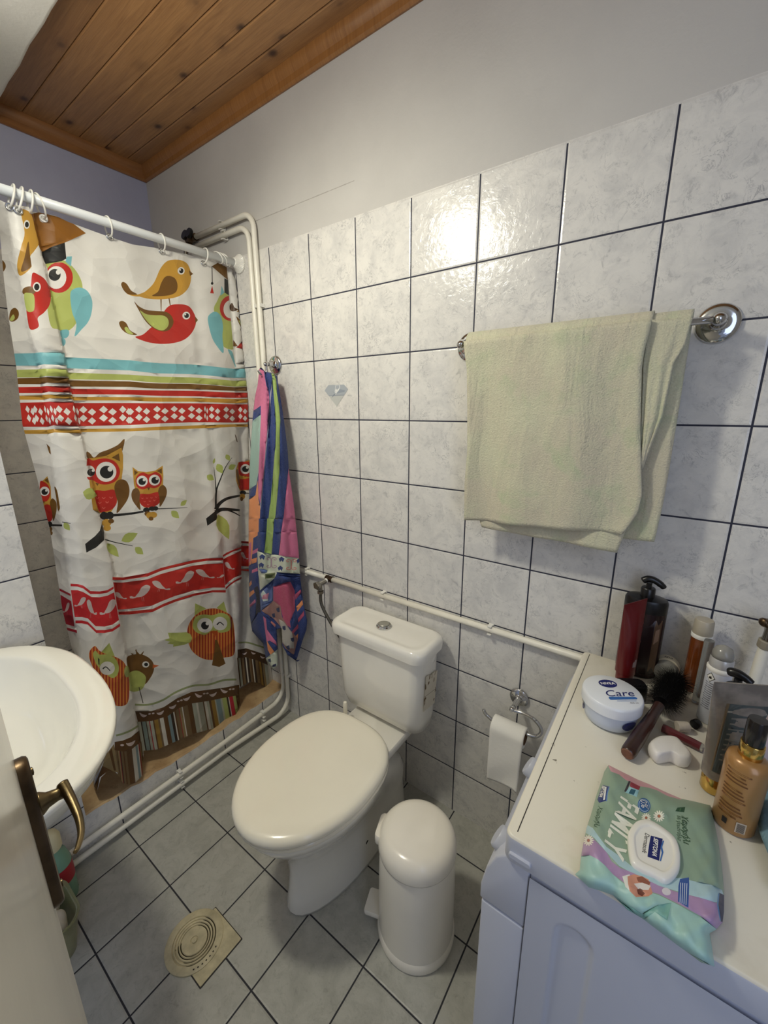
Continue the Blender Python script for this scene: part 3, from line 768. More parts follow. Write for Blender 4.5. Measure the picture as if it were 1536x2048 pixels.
# ------------------------------------------------------------------ door in the foreground
u = Vector((CAM.x, CAM.y, 0)) ; E0 = Vector((.770, -1.0365, 0))
dh = Vector((.75, -.098, 0)).normalized()          # from the free edge back to the hinges
nn = Vector((-dh.y, dh.x, 0))
if nn.y < 0: nn = -nn
t = empty('open_door', E0, 'cream white door standing open at the near side, with brass lever handle', 'door')
M_door = plain('door_paint', rgb(240,235,222), 0.22, bump=0.08, bscale=25, var=0.05)
mb = MB(); P = lambda s_, d, z: E0 + dh*s_ + nn*d + Vector((0,0,z))
vs = [P(s_, d, z) for s_ in (0,.76) for d in (-.04,0) for z in (.008, 2.0)]
mb.add(vs, [(0,1,3,2),(4,6,7,5),(0,4,5,1),(2,3,7,6),(0,2,6,4),(1,5,7,3)])
make('leaf', mb, M_door, t, bevel=.004)
ZH = 1.010; SH = .045
mb = MB(); rr = rrect(0, 0, .018, .092, .0175, 0, 8)
g = lambda d, s_: [P(SH + v.x*s_, d, ZH - .016 + v.y*(1-(1-s_)*.15)) for v in rr]
mb.loft([g(.0002,1), g(.006,1), g(.009,.9), g(.010,.72)]); bp_ = make('backplate', mb, M_brassdk, t, smooth=35)
for dz in (-.092+.012, .092-.012):
    mb = MB(); mb.lathe([(.004,.010),(.004,.0112),(.002,.0118)], P(SH,0,ZH-.016+dz*.93), nn, seg=14); make('screw', mb, M_brass, bp_)
mb = MB(); mb.lathe([(.0120,.009),(.0115,.011),(.0078,.016),(.0062,.024),(.0068,.029)], P(SH,0,ZH+.018), nn, seg=24); make('neck', mb, M_brass, t, smooth=180)
c0 = P(SH, .030, ZH+.018)
lv = [c0 + dh*s_*.70 + nn*a_ + Vector((0,0,z_)) for s_, a_, z_ in ((-.006,0,.006),(.012,.002,.001),(.035,.0035,-.003),(.06,.004,-.006),(.085,.002,-.007),(.105,-.003,-.006),(.112,-.006,-.005))]
mb = MB(); sp = spline(lv, 5); m = len(sp); mb.tube(sp, [.0054 - .0036*(k/(m-1)) for k in range(m)], 16); make('lever', mb, M_brass, t, smooth=180)

# ------------------------------------------------------------------ basket of odds and ends on the floor under the basin
bx, by = .106, -1.0
t = empty('basket', (bx, by, 0), 'pale green see-through basket on the floor under the washbasin', 'basket')
M_bask = plain('green_clear_plastic', rgb(168,166,112), 0.3, alpha=0.6, trans=0.3)
mb = MB(); mb.loft([rrect(bx,by,.060,.055,.035,.0), rrect(bx,by,.072,.066,.04,.07), rrect(bx,by,.078,.072,.042,.125), rrect(bx,by,.083,.077,.045,.128), rrect(bx,by,.083,.077,.045,.123), rrect(bx,by,.075,.069,.040,.121), rrect(bx,by,.069,.063,.037,.07), rrect(bx,by,.057,.052,.032,.006)])
make('shell', mb, M_bask, t, smooth=60)
M_pap = plain('crumpled_paper', rgb(222,212,192), 0.8, bump=0.5, bscale=30, var=0.2, vscale=20)
for k, (x, y, z, s_, lab) in enumerate(((.134,-.978,.103,.027,'crumpled cream paper ball at the outer edge of the basket'),(.110,-1.025,.086,.025,'crumpled cream paper ball in the middle of the basket'),(.080,-.980,.096,.024,'crumpled cream paper ball at the wall end of the basket'))):
    bm = bmesh.new(); bmesh.ops.create_icosphere(bm, subdivisions=3, radius=s_)
    for v in bm.verts: v.co *= 1 + .28*math.sin(v.co.x*90+k)*math.cos(v.co.y*80+v.co.z*60+k*2)
    me = bpy.data.meshes.new('paper_ball'); bm.to_mesh(me); bm.free()
    o = link('paper_ball', me, M_pap, None, 30); o.location = (x, y, z); tag(o, lab, 'paper', 'crumpled papers in the basket')
def bottle_simple(name, c, prof, mat, capprof, capmat, label, cat):
    t = empty(name, c, label, cat); mb = MB(); mb.lathe(prof, c, seg=28); make('body', mb, mat, t, smooth=50)
    mb = MB(); mb.lathe(capprof, c, seg=24); make('cap', mb, capmat, t, smooth=50); return t
bc_ = at_z(105, 1735, .12); bc_ = Vector((-.020, -.925, 0))
tb = bottle_simple('cleaning_bottle', bc_, [(.034,0),(.036,.01),(.036,.13),(.028,.165),(.015,.18),(.014,.19)], plain('green_bottle', rgb(128,168,140), 0.25, alpha=0.9),
   [(.022,.185),(.024,.19),(.024,.225),(.018,.24),(.004,.245)], plain('cream_cap', rgb(226,214,170), 0.4), 'green cleaning bottle with cream cap and red label under the washbasin', 'bottle')
mb = MB(); mb.lathe([(.0366,.07),(.0366,.125)], bc_, seg=28, cap0=False, cap1=False); make('label', mb, plain('red_label', rgb(176,36,44), 0.4), tb)

# ------------------------------------------------------------------ shower curtain
RED, GLD, BRN, DRK, TEA, LIM, WHT = (196,48,38), (206,156,62), (118,82,34), (40,40,38), (128,192,200), (184,194,106), (240,237,230)
CA, CB, CC, CD, CE, CF, CG = (200,480,.21484), (0,360,.17572), (0,680,.16927), (40,860,.22786), (380,860,.16927), (100,1080,.26042), (150,1220,.27344)
def pl(line, y):
    if y <= line[0][1]: a, b = line[0], line[1]
    elif y >= line[-1][1]: a, b = line[-2], line[-1]
    else:
        for a, b in zip(line, line[1:]):
            if a[1] <= y <= b[1]: break
    return a[0] + (b[0]-a[0])*(y-a[1])/(b[1]-a[1])
SEAM = [(2,395),(12,420),(27,510),(40,560),(62,680),(72,720),(86,800),(97,880),(108,960),(124,1060),(138,1160),(152,1260),(160,1320)]
F2 = [(58,398),(66,430),(86,520),(99,580),(118,660),(127,705),(140,780),(161,865),(176,930),(190,985),(205,1060),(222,1120),(238,1230),(256,1330),(272,1440),(285,1551)]
F3 = [(372,508),(378,580),(384,640),(392,700),(402,780),(414,860),(424,960),(436,1050),(444,1110),(458,1200),(466,1290),(474,1372),(481,1450)]
F4 = [(452,525),(456,560),(460,620),(467,700),(473,800),(474,900),(478,980),(482,1100),(484,1200),(480,1290),(477,1376)]
LE = [(-40,380),(0,470),(8,560),(15,620),(32,730),(45,850),(75,960),(100,1060),(125,1220),(142,1290),(165,1420),(188,1575)]
RE = [(478,556),(485.7,574.5),(490,630),(498.6,684),(505,733),(508,776),(516,860),(519,940),(522,1000),(526,1150),(534,1250),(548,1366)]
def sst(a, b, x):
    t = min(1, max(0, (x-a)/(b-a))); return t*t*(3-2*t)
def curtain_depth(u, v):
    xl, xs, x2, x3, x4, xr = (pl(L_, v) for L_ in (LE, SEAM, F2, F3, F4, RE))
    low = sst(700, 1450, v)
    if u < x2:
        if u < xs:
            t = (u-xl)/max(1, xs-xl); d = -.060 + .062*min(1, max(0, t))
        else:
            t = (u-xs)/max(1, x2-xs); d = -.012 + .040*math.sin(PI*(.18+.62*t)) + .004*math.sin(t*11+v*.004)*low
        d *= (.7 + .5*low)
    else: d = 0
    main = -.026 + .010*sst(x2, x2+60, u)
    main += (.003 + .011*low)*math.sin((u-x2)*.040 + .5 + v*.0022) + .003*math.sin(u*.09 - v*.006)*(.4+low)
    k = sst(x2-1.5, x2+3.5, u)
    d = d*(1-k) + main*k
    t3 = (u-x3)/max(1, x4-x3)
    side = -.030 - .022*low + .020*math.sin(PI*min(1.2, max(0, t3)))*(1-.3*low)
    k3 = sst(x3-6*(1-low)-1, x3+14*(1-low)+3, u)
    d = d*(1-k3) + side*k3
    t4 = (u-x4)/max(1, xr-x4)
    tail = -.050 - .03*low - .036*sst(800, 920, v)*(1-sst(1230, 1340, v)) + .026*math.sin(PI*min(1.15, max(-.1, t4*.9+.1)))
    k4 = sst(x4-2, x4+4, u)
    d = d*(1-k4) + tail*k4
    return d
def curtain_x(z):
    return -.170 + .066*sst(1.95, .12, z)
def curtain(u, v):
    d = curtain_depth(u, v); P = at_x(u, v, -.15)
    for i in range(6): P = at_x(u, v, curtain_x(P.z) + d)
    if P.y > -.0015: P.y = -.0015
    return P
top = [(-40,386),(0,400),(18,409),(37,411),(58,414),(62,424),(79,425),(110,431),(137,444),(175,458),(214,472),(250,484),(265,489),(307,495),(323,499),(345,503),(372,508),(389,513),(406,516.5),(423,522),(447,528),(455,534),(466,538),(476,552)]
bot = [(548,1366),(533,1376),(519,1366),(500,1363.5),(478,1376),(481,1447),(451,1454),(423,1458),(382,1469),(347,1485),(314,1499),(287,1501.6),(285,1551),(270,1566),(259,1570),(246,1566),(235,1548),(229,1543),(216,1541),(202,1555),(194,1583),(188,1575)]
region = top + RE + bot[1:] + LE[::-1][1:-1]
sh = []
def A(c, pts): sh.append((c, pts))
# --- coloured bands across the middle
names = [TEA, LIM, BRN, RED, GLD, RED, GLD]
LB = [(155,298),(347,436),(446,516),(552,622),(652,700),(736,1020),(1060,1104)]
Lb = [(680+.16927*a, 680+.16927*b) for a, b in LB]
cols = [(140,[(680+.16927*a, 680+.16927*b) for a, b in ((205,335),(385,465),(475,550),(575,640),(672,715),(745,1020),(1050,1090))]),
        (260,[(680+.16927*a, 680+.16927*b) for a, b in ((240,360),(410,475),(490,555),(588,645),(675,715),(745,1005),(1045,1080))])]
for px, L_ in ((307,((1145,1240),(1270,1328),(1335,1385),(1400,1450),(1465,1505),(1520,1710),(1740,1772))),(393,((1160,1250),(1280,1335),(1340,1390),(1405,1455),(1470,1505),(1520,1695),(1725,1755))),
               (468,((1200,1285),(1310,1365),(1370,1405),(1420,1470),(1480,1520),(1530,1700),(1715,1740))),(520,((1198,1283),(1308,1360),(1365,1405),(1425,1465),(1480,1510),(1530,1695),(1715,1740)))):
    cols.append((px, [(480+.21484*a, 480+.21484*b) for a, b in L_]))
def band(x, i, f):
    if x <= cols[0][0]: a, b, t = cols[0][1][i], cols[0][1][i], 0
    else:
        for (xa, La), (xb, Lb2) in zip(cols, cols[1:]):
            if xa <= x <= xb: break
        t = (x-xa)/(xb-xa); a, b = La[i], Lb2[i]
    lo = a[0] + (b[0]-a[0])*t; hi = a[1] + (b[1]-a[1])*t
    return lo + (hi-lo)*f
xs_ = [130,150,175,200,230,260,290,320,350,380,410,440,468,495,520]
for i, c in enumerate(names):
    y0, y1 = Lb[i]
    A(c, [(-20,y0+2),(pl(SEAM,y0),y0),(pl(SEAM,y0)+12,y0-1.5),(pl(F2,y0)+2,y0),(pl(F2,y1)+2,y1),(pl(SEAM,y1)+14,y1-2),(pl(SEAM,y1),y1+1),(-20,y1+1)])
    x0, x1 = pl(F2, band(140,i,0))+1.5, pl(F2, band(140,i,1))+1.5
    A(c, [(x0, band(x0,i,0))] + [(x, band(x,i,0)) for x in xs_ if x > x0+4] + [(x, band(x,i,1)) for x in xs_[::-1] if x > x1+4] + [(x1, band(x1,i,1))])
def motif(f, x, w):
    for dx, dy in ((0,.13),(0,.50),(.5,.23),(.5,.62)):
        a, b, c, d = (x+w*dx, .17+dy), (x+w*(dx+.24), dy), (x+w*(dx+.48), .16+dy), (x+w*(dx+.26), .32+dy)
        A(WHT, [f(*p) for p in (a, b, c, d)])
for x, w in ((-5,165),(178,142),(328,142),(495,147),(657,142),(818,140),(968,40),(1012,112),(1148,112),(1285,88),(1378,80)):
    motif(lambda X, t: (200+.21484*X, band(200+.21484*X, 5, t)), x, w)
for x, w in ((935,205),(1170,215),(1410,150)): motif(lambda X, t: (.16927*X, band(.16927*X, 5, t)), x, w)
for x, w in ((285,110),(372,120),(505,60),(572,80),(640,180),(845,70)):
    motif(lambda X, t: (.16927*X + 8*t, Lb[5][0] + (Lb[5][1]-Lb[5][0])*t), x, w)
# --- upper birds
bird = lambda C, c, pts, n=5: A(c, TS(C, pts, n))
bird(CA, GLD, [(350,515),(420,480),(500,400),(560,270),(620,200),(690,183),(760,190),(815,225),(845,300),(845,380),(820,450),(760,510),(680,540),(560,553),(440,545)])
bird(CA, BRN, [(485,520),(540,480),(570,400),(605,345),(650,335),(700,360),(722,420),(710,480),(660,510),(580,522)])
bird(CA, BRN, [(197,410),(215,390),(250,410),(290,470),(345,505),(285,512),(240,490),(210,450)])
bird(CA, GLD, [(240,495),(290,510),(360,505),(420,485),(450,500),(380,525),(300,520)])
A(BRN, T(CA, [(828,280),(868,316),(838,335)]))
A(WHT, EL(CA,755,287,33,35)); A(DRK, EL(CA,757,287,20,23)); A(WHT, EL(CA,747,278,7,8))
A(BRN, T(CA, [(562,552),(574,552),(572,660),(566,660)])); A(BRN, T(CA, [(637,542),(648,542),(660,620),(652,620)]))
bird(CA, RED, [(330,905),(400,880),(480,810),(560,740),(600,660),(650,610),(720,598),(800,605),(850,640),(890,720),(890,790),(850,870),(780,930),(680,960),(560,967),(440,950)])
bird(CA, BRN, [(318,572),(360,615),(430,650),(520,660),(610,668),(660,700),(685,760),(665,815),(620,848),(550,845),(480,810),(420,750),(370,670)])
bird(CA, LIM, [(372,655),(430,690),(510,700),(580,702),(625,725),(640,770),(625,815),(580,842),(520,825),(460,780),(410,720)])
bird(CA, BRN, [(178,770),(205,753),(245,775),(280,840),(345,880),(290,882),(235,860),(195,820)])
bird(CA, LIM, [(228,822),(250,810),(275,840),(310,878),(255,866)])
A(BRN, T(CA, [(885,710),(912,745),(888,775)]))
A(WHT, EL(CA,803,704,36,36)); A(DRK, EL(CA,806,704,22,23)); A(WHT, EL(CA,795,694,7,8))
# --- owl with a flat cap, left copy
bird(CB, LIM, [(500,930),(600,900),(740,920),(820,980),(900,1090),(940,1220),(930,1450),(860,1640),(760,1720),(660,1700),(560,1600)])
A(TEA, T(CB, [(745,930),(760,872),(820,868),(808,985)]))
bird(CB, TEA, [(800,1300),(840,1240),(920,1225),(1000,1270),(1050,1380),(1040,1520),(1000,1620),(930,1700),(850,1780),(870,1640),(820,1500)])
bird(CB, TEA, [(690,1715),(775,1705),(785,1760),(750,1800),(700,1790)]); bird(CB, TEA, [(700,1800),(740,1815),(745,1860),(715,1890)])
A(RED, EL(CB,670,1110,160,175)); A(WHT, EL(CB,640,1110,115,130)); A(DRK, EL(CB,622,1080,68,68)); A(WHT, EL(CB,662,1050,26,28))
A(DRK, T(CB, [(470,760),(735,690),(755,895),(700,925),(490,960)]))
A((150,98,34), T(CB, [(330,400),(390,378),(450,366),(560,395),(700,430),(800,470),(978,605),(745,710),(590,760),(480,820),(400,700)]))
A(WHT, EL(CB,497,441,48,44)); 
# left fold: gold bird, red bird
bird(CB, GLD, [(238,350),(330,360),(370,430),(400,560),(440,720),(400,800),(345,870),(360,985),(230,1090),(195,960),(240,760),(280,600)])
bird(CB, BRN, [(322,700),(340,850),(355,985),(240,1040),(280,880)])
A(WHT, EL(CB,305,506,34,50)); A(DRK, EL(CB,306,508,22,32))
A(WHT, T(CB, [(345,870),(440,740),(480,860),(540,1010),(560,1200),(480,1100),(370,1055)]))
bird(CB, RED, [(370,1060),(440,1080),(510,1130),(565,1230),(580,1330),(560,1430),(500,1510),(430,1570),(440,1670),(345,1700),(310,1560),(300,1400),(350,1200)])
bird(CB, BRN, [(262,1240),(330,1210),(385,1230),(395,1290),(270,1300)]); bird(CB, LIM, [(275,1300),(330,1285),(385,1310),(395,1420),(380,1490),(320,1500),(290,1440)])
A(WHT, EL(CB,420,1217,44,55)); A(DRK, EL(CB,418,1218,30,38))
bird(CB, BRN, [(0,925),(30,915),(62,960),(60,1010),(20,1060),(0,1040)])
bird(CB, BRN, [(105,1590),(120,1490),(170,1455),(212,1500),(205,1570),(150,1612)]); bird(CB, LIM, [(112,1588),(150,1530),(168,1570),(140,1602)])
# --- owl with a flat cap, right copy
A(BRN, T(CA, [(1040,245),(1140,188),(1165,200),(1200,320),(1215,355),(1190,372)])); A(DRK, T(CA, [(1158,355),(1195,375),(1212,540),(1158,490)]))
A(DRK, T(CA, [(1038,245),(1046,245),(1049,395),(1042,395)])); A(DRK, EL(CA,1044,404,12,13)); A(RED, T(CA, [(1044,425),(1060,498),(1025,495)]))
bird(CA, LIM, [(1060,650),(1090,570),(1120,510),(1160,490),(1260,600),(1290,900),(1250,1010),(1180,1010),(1135,960),(1110,800)])
A(TEA, T(CA, [(1120,520),(1132,428),(1158,490)]))
A(RED, EL(CA,1215,635,100,118)); A(WHT, EL(CA,1215,645,66,84))
bird(CA, TEA, [(1003,740),(1030,685),(1080,668),(1125,710),(1145,800),(1140,900),(1150,1050),(1090,990),(1040,900)])
bird(CA, TEA, [(1190,1020),(1230,1040),(1250,1110),(1265,1190),(1220,1090)])
# tail of the curtain by the wall
A((234,231,224), [(452,520),(456,560),(460,620),(467,700),(470,728),(512,728),(508,690),(498,630),(495,575),(482,520)])
bird(CA, (84,56,28), [(1208,610),(1230,588),(1255,630),(1290,645),(1240,665),(1212,650)]); A(GLD, T(CA, [(1270,668),(1330,625),(1342,672)]))
bird(CA, BRN, [(1268,712),(1310,745),(1370,775),(1385,890),(1340,850),(1300,790)]); bird(CA, LIM, [(1290,750),(1340,775),(1372,800),(1378,880),(1330,820)])
A(RED, T(CA, [(1265,1000),(1380,930),(1400,1030)])); A(BRN, T(CA, [(1240,930),(1285,990),(1240,990)]))
A((84,56,28), T(CA, [(1305,270),(1325,290),(1330,390),(1310,360)]))
# --- owls on the branch
def owl(C, body, face, band_, eyes, ears, wings, beak, top=None):
    A(GLD, TS(C, body)) if False else A(GLD, T(C, body))
    for e in ears: A(BRN, T(C, e))
    A(RED, TS(C, band_))
    for w in wings: A(BRN, TS(C, w))
    A(RED, TS(C, face))
    for (x, y, r, hx, hy) in eyes:
        A(WHT, EL(C, x, y, r, r*.98)); A(DRK, EL(C, x+hx, y+hy, r*.66, r*.62)); A(WHT, EL(C, x+hx+r*.34, y+hy-r*.3, r*.24, r*.24))
    A(BRN, T(C, beak))
W2 = [(T_) for T_ in ()]
A(BRN, TS(CD, [(585,190),(615,205),(650,242),(700,200),(780,170),(860,130),(917,78),(905,160),(880,200),(760,240),(650,250),(590,245)], 4))
owl(CD, [(585,250),(650,245),(760,225),(890,155),(905,220),(905,330),(890,450),(860,560),(850,640),(800,720),(700,730),(640,700)],
    [(590,255),(640,268),(690,255),(760,250),(830,275),(872,335),(872,400),(830,455),(760,478),(690,470),(640,440),(590,420)],
    [(655,540),(740,535),(825,525),(850,600),(840,660),(800,700),(740,718),(690,705)],
    [(756,367,90,4,3),(606,362,52,18,10)], [[(805,242),(868,205),(878,275)]],
    [[(828,500),(850,450),(890,433),(935,450),(960,510),(955,580),(920,650),(850,730),(858,640),(840,570)]], [(660,462),(692,470),(680,492)])
owl(CD, [(987,325),(1035,360),(1110,370),(1190,355),(1252,312),(1258,400),(1255,490),(1240,560),(1225,640),(1160,680),(1090,680),(1050,640),(1020,560),(1000,480)],
    [(1015,440),(1035,395),(1080,372),(1130,390),(1190,368),(1235,395),(1245,440),(1225,490),(1180,510),(1130,505),(1080,522),(1030,500)],
    [(1050,565),(1130,562),(1215,545),(1228,600),(1215,650),(1150,680),(1090,675),(1055,640)],
    [(1072,449,49,0,4),(1181,440,49,4,2)], [[(1002,350),(1035,372),(1005,400)],[(1200,360),(1245,335),(1245,385)]],
    [[(978,560),(995,520),(1030,512),(1052,550),(1050,620),(1057,702),(1015,660),(985,610)],[(1213,540),(1230,495),(1262,485),(1288,525),(1280,590),(1228,675),(1225,600)]], [(1115,505),(1142,505),(1130,530)])
def leaf(C, x, y, l, w, a): A(LIM, T(C, [(x+math.cos(a)*p*l-math.sin(a)*q*w, y+math.sin(a)*p*l+math.cos(a)*q*w) for p, q in ((0,0),(.14,.26),(.34,.46),(.55,.46),(.8,.24),(1,0),(.8,-.24),(.55,-.46),(.34,-.46),(.14,-.26))]))
def stroke(c, C, pts, w0, w1):
    sp = spline([(x, y, 0) for x, y in pts], 6); L_ = []; R_ = []; m = len(sp)
    for i, p in enumerate(sp):
        t = (sp[min(i+1, m-1)]-sp[max(i-1, 0)]).normalized(); w = w0 + (w1-w0)*i/(m-1)
        L_.append((p.x - t.y*w, p.y + t.x*w)); R_.append((p.x + t.y*w, p.y - t.x*w))
    A(c, T(C, L_ + R_[::-1]))
stroke(DRK, CD, [(815,748),(900,742),(1000,730),(1085,715)], 12, 8); stroke(DRK, CD, [(1205,692),(1300,688),(1470,682)], 5, 1.5)
for C, L_ in ((CD, ((745,755,45,34),(790,750,34,34),(735,740,26,24),(1110,702,30,22),(1160,690,30,20),(1190,688,24,20))),):
    for x, y, rx, ry in L_: A(DRK, EL(C, x, y, rx, ry, 0, 12))
for x, y, r in ((760,815,42),(765,860,34),(800,800,26),(1120,735,28),(1145,750,38),(1170,745,34),(1150,778,22)): A(GLD if r > 30 else BRN, EL(CD, x, y, r, r*.8, 0, 14))
for x, y in ((680,598),(735,598),(800,595),(700,640),(765,635),(735,685)): stroke((224,110,96), CD, [(x-14,y-8),(x,y+4),(x+14,y-8)], 4, 3)
for x, y in ((1075,600),(1115,598),(1155,596),(1195,588),(1095,628),(1140,625),(1180,618),(1125,655)): stroke((224,110,96), CD, [(x-9,y-4),(x,y+3),(x+9,y-4)], 3, 2)
A(DRK, T(CD, [(572,1000),(660,930),(700,885),(720,820),(740,900),(740,965),(670,1030),(583,1076)]))
stroke(DRK, CD, [(745,960),(830,985),(990,1018)], 6, 2)
leaf(CD, 552,545,130,110,.25); leaf(CD, 890,975,160,85,-.45); leaf(CD, 762,995,160,80,.85); leaf(CD, 1010,1030,95,65,.7); leaf(CD, 1410,665,75,42,-.75); leaf(CD, 1328,710,95,62,.75)
# owl glimpsed at the far left
owl(CD, [(175,460),(205,440),(240,405),(270,500),(275,640),(285,760),(240,800),(205,690)], [(175,460),(210,455),(250,490),(266,545),(255,600),(225,628),(180,610)],
    [(212,668),(262,660),(285,720),(280,790),(240,795)], [(216,538,42,0,6)], [[(215,440),(245,420),(252,470)]], [[(262,640),(285,600),(320,640),(318,720),(292,800),(280,720)]], [(200,625),(220,628),(210,645)])
A(DRK, EL(CD,262,828,22,26)); stroke(DRK, CD, [(275,835),(370,838)], 9, 8); A(BRN, EL(CD,270,870,14,20)); A(BRN, EL(CD,272,905,15,18))
bird(CD, BRN, [(302,500),(325,530),(345,640),(350,690),(332,705),(318,600)]); stroke(DRK, CD, [(370,808),(445,820)], 4, 2); leaf(CD, 385,815,85,55,.9)
A(BRN, T(CD, [(232,120),(262,150),(272,215),(255,200)]))
# --- branch on the right panel
A(DRK, T(CE, [(190,1045),(310,950),(325,1050),(205,1132)]))
stroke(DRK, CE, [(305,940),(350,870),(440,810),(590,775)], 24, 12); stroke(DRK, CE, [(300,975),(370,940),(480,940),(590,948)], 26, 12); stroke(DRK, CE, [(440,945),(520,975),(590,1015)], 10, 5)
stroke(DRK, CE, [(305,920),(312,720),(360,580),(420,440),(498,325)], 12, 2); stroke(DRK, CE, [(310,780),(300,600),(282,440)], 8, 2)
leaf(CE, 330,1000,320,150,1.15); leaf(CE, 320,400,130,90,1.05); leaf(CE, 425,290,85,60,1.0); leaf(CE, 455,460,100,70,-.5); leaf(CE, 275,400,70,30,-1.3); leaf(CE, 200,535,100,80,.6)
owl(CE, [(570,380),(640,375),(720,350),(740,700),(590,720),(545,600),(540,480)], [(575,390),(650,375),(730,390),(730,540),(640,545),(580,520)], [(580,590),(640,580),(720,575),(720,690),(650,705),(590,700)], [(655,462,60,0,0)], [], [[(545,480),(565,470),(585,560),(590,660),(560,600)]], [(640,540),(660,540),(650,560)])
A(DRK, EL(CE,625,742,38,28)); A(GLD, EL(CE,620,785,32,34)); A(BRN, EL(CE,610,815,18,24)); stroke(DRK, CE, [(650,745),(720,748)], 6, 3)
bird(CE, (84,56,28), [(530,52),(548,80),(562,140),(548,130)])
# --- red bird band
def ribbon(c, C, top_, bot_): A(c, T(C, list(top_) + list(bot_)[::-1]))
SMALL = (214,196,190)
LM = ([(480,285),(560,288),(750,255),(850,215),(930,195),(1100,155),(1200,142),(1330,135)], [(480,306),(560,308),(750,280),(850,238),(930,216),(1100,176),(1200,160),(1330,155)],
      [(485,325),(560,327),(750,302),(850,262),(930,240),(1100,197),(1200,185),(1330,178)], [(520,535),(600,530),(780,505),(860,470),(960,430),(1100,388),(1250,365),(1345,366)],
      [(525,550),(610,548),(790,530),(870,490),(970,452),(1110,410),(1250,386),(1350,385)], [(525,574),(610,572),(790,552),(870,512),(970,472),(1110,428),(1250,402),(1350,404)])
for a, b in ((0,1),(2,3),(4,5)): ribbon(RED, CF, LM[a], LM[b])
LL = ([(158,335),(210,338),(255,350),(310,392),(380,395),(440,385),(488,357)], [(158,355),(210,358),(255,372),(310,415),(380,415),(440,405),(488,376)],
      [(160,385),(210,385),(255,400),(320,438),(380,440),(440,428),(492,402)], [(190,592),(245,592),(290,602),(350,662),(420,665),(480,650),(530,615)],
      [(195,618),(245,618),(290,628),(355,692),(420,692),(480,680),(537,640)], [(195,640),(245,640),(290,650),(355,713),(420,714),(480,702),(540,662)])
for a, b in ((0,1),(2,3),(4,5)): ribbon((204,40,44), CF, LL[a], LL[b])
LO = ([(72,372),(158,414)], [(74,390),(160,432)], [(80,420),(163,470)], [(105,640),(188,665)], [(112,668),(205,692)], [(116,688),(208,714)])
for a, b in ((0,1),(2,3),(4,5)): ribbon((186,36,56), CF, LO[a], LO[b])
LR = ([(388,1480),(430,1450),(500,1420),(605,1380)], [(388,1500),(430,1478),(500,1440),(605,1402)], [(390,1530),(440,1500),(510,1470),(605,1425)], [(415,1835),(460,1790),(520,1745),(607,1708)], [(420,1862),(470,1815),(530,1775),(608,1735)], [(422,1885),(470,1840),(530,1795),(608,1755)])
for a, b in ((0,1),(2,3),(4,5)): ribbon(RED, CE, LR[a], LR[b])
LT = ([(605,1312),(720,1320)], [(605,1335),(720,1345)], [(605,1365),(720,1372)], [(605,1608),(720,1615)], [(605,1640),(720,1648)], [(605,1662),(720,1672)])
for a, b in ((0,1),(2,3),(4,5)): ribbon(RED, CE, LT[a], LT[b])
def dove(C, x0, x1, y0, y1, flip=False):
    f = lambda u, v: ((x1-(x1-x0)*u) if flip else (x0+(x1-x0)*u), y0+(y1-y0)*v)
    A(SMALL, TS(C, [f(u, v) for u, v in ((.30,.86),(.46,.52),(.60,.16),(.80,.0),(.96,.06),(1.0,.14),(.96,.35),(.82,.62),(.60,.84))], 4))
    A(SMALL, T(C, [f(u, v) for u, v in ((.02,.84),(.10,.80),(.22,.86),(.34,.84),(.34,.93),(.16,.98),(.04,.96))]))
    for u in (.58,.66): A((206,150,142), T(C, [f(u, .88), f(u+.02, .88), f(u+.05, 1.18), f(u+.035, 1.18)]))
dove(CF, 608,770,345,452); dove(CF, 785,928,312,385,True); dove(CF, 962,1106,236,338); dove(CF, 1120,1268,224,295,True); dove(CF, 378,508,455,578); dove(CF, 283,362,458,578,True); dove(CF, 185,275,438,512); dove(CF, 495,592,400,455,True); dove(CF, 98,150,480,560); dove(CF, 1280,1340,265,292); dove(CE, 410,530,1560,1650,True); dove(CE, 600,690,1440,1530,True)
# --- striped winking owl, small bird
OR1, OR2 = (222,138,62), (176,62,36)
def stripes(C, outline, x0, x1, n, lean=0.0):
    A(OR1, TS(C, outline))
    ys = [p[1] for p in outline]; o = TS(C, outline)
    for k in range(n):
        x = x0 + (x1-x0)*(k+.25)/n; w = (x1-x0)/n*.52
        # clip the stripe to the outline
        seg = []
        for xx in (x, x+w):
            gx = C[0]+xx*C[2]; hit = []
            for (ax, ay), (bx_, by_) in zip(o, o[1:]+o[:1]):
                if (ax-gx)*(bx_-gx) < 0: hit.append(ay+(by_-ay)*(gx-ax)/(bx_-ax))
            if len(hit) >= 2: seg.append((gx, min(hit)+.3, max(hit)-.3))
        if len(seg) == 2: A(OR2, [(seg[0][0],seg[0][1]),(seg[1][0],seg[1][1]),(seg[1][0],seg[1][2]),(seg[0][0],seg[0][2])])
A(LIM, T(CF, [(1110,590),(1114,486),(1200,525)])); A(LIM, T(CF, [(1280,520),(1335,472),(1368,590)]))
stripes(CF, [(1055,690),(1075,630),(1120,575),(1190,535),(1270,525),(1340,550),(1400,600),(1420,760),(1412,880),(1330,905),(1240,922),(1160,905),(1090,850),(1058,770)], 1050, 1425, 17)
A(LIM, TS(CF, [(1098,640),(1120,590),(1180,572),(1245,578),(1310,560),(1370,580),(1390,640),(1375,695),(1310,712),(1250,695),(1190,728),(1130,712),(1100,680)]))
A(WHT, EL(CF,1190,655,60,57)); A(DRK, EL(CF,1190,657,30,30)); A(WHT, EL(CF,1208,642,13,13)); A(WHT, EL(CF,1306,642,55,52)); stroke(DRK, CF, [(1282,652),(1305,632),(1335,655)], 5, 3)
A((190,84,30), T(CF, [(1238,700),(1290,695),(1268,745)]))
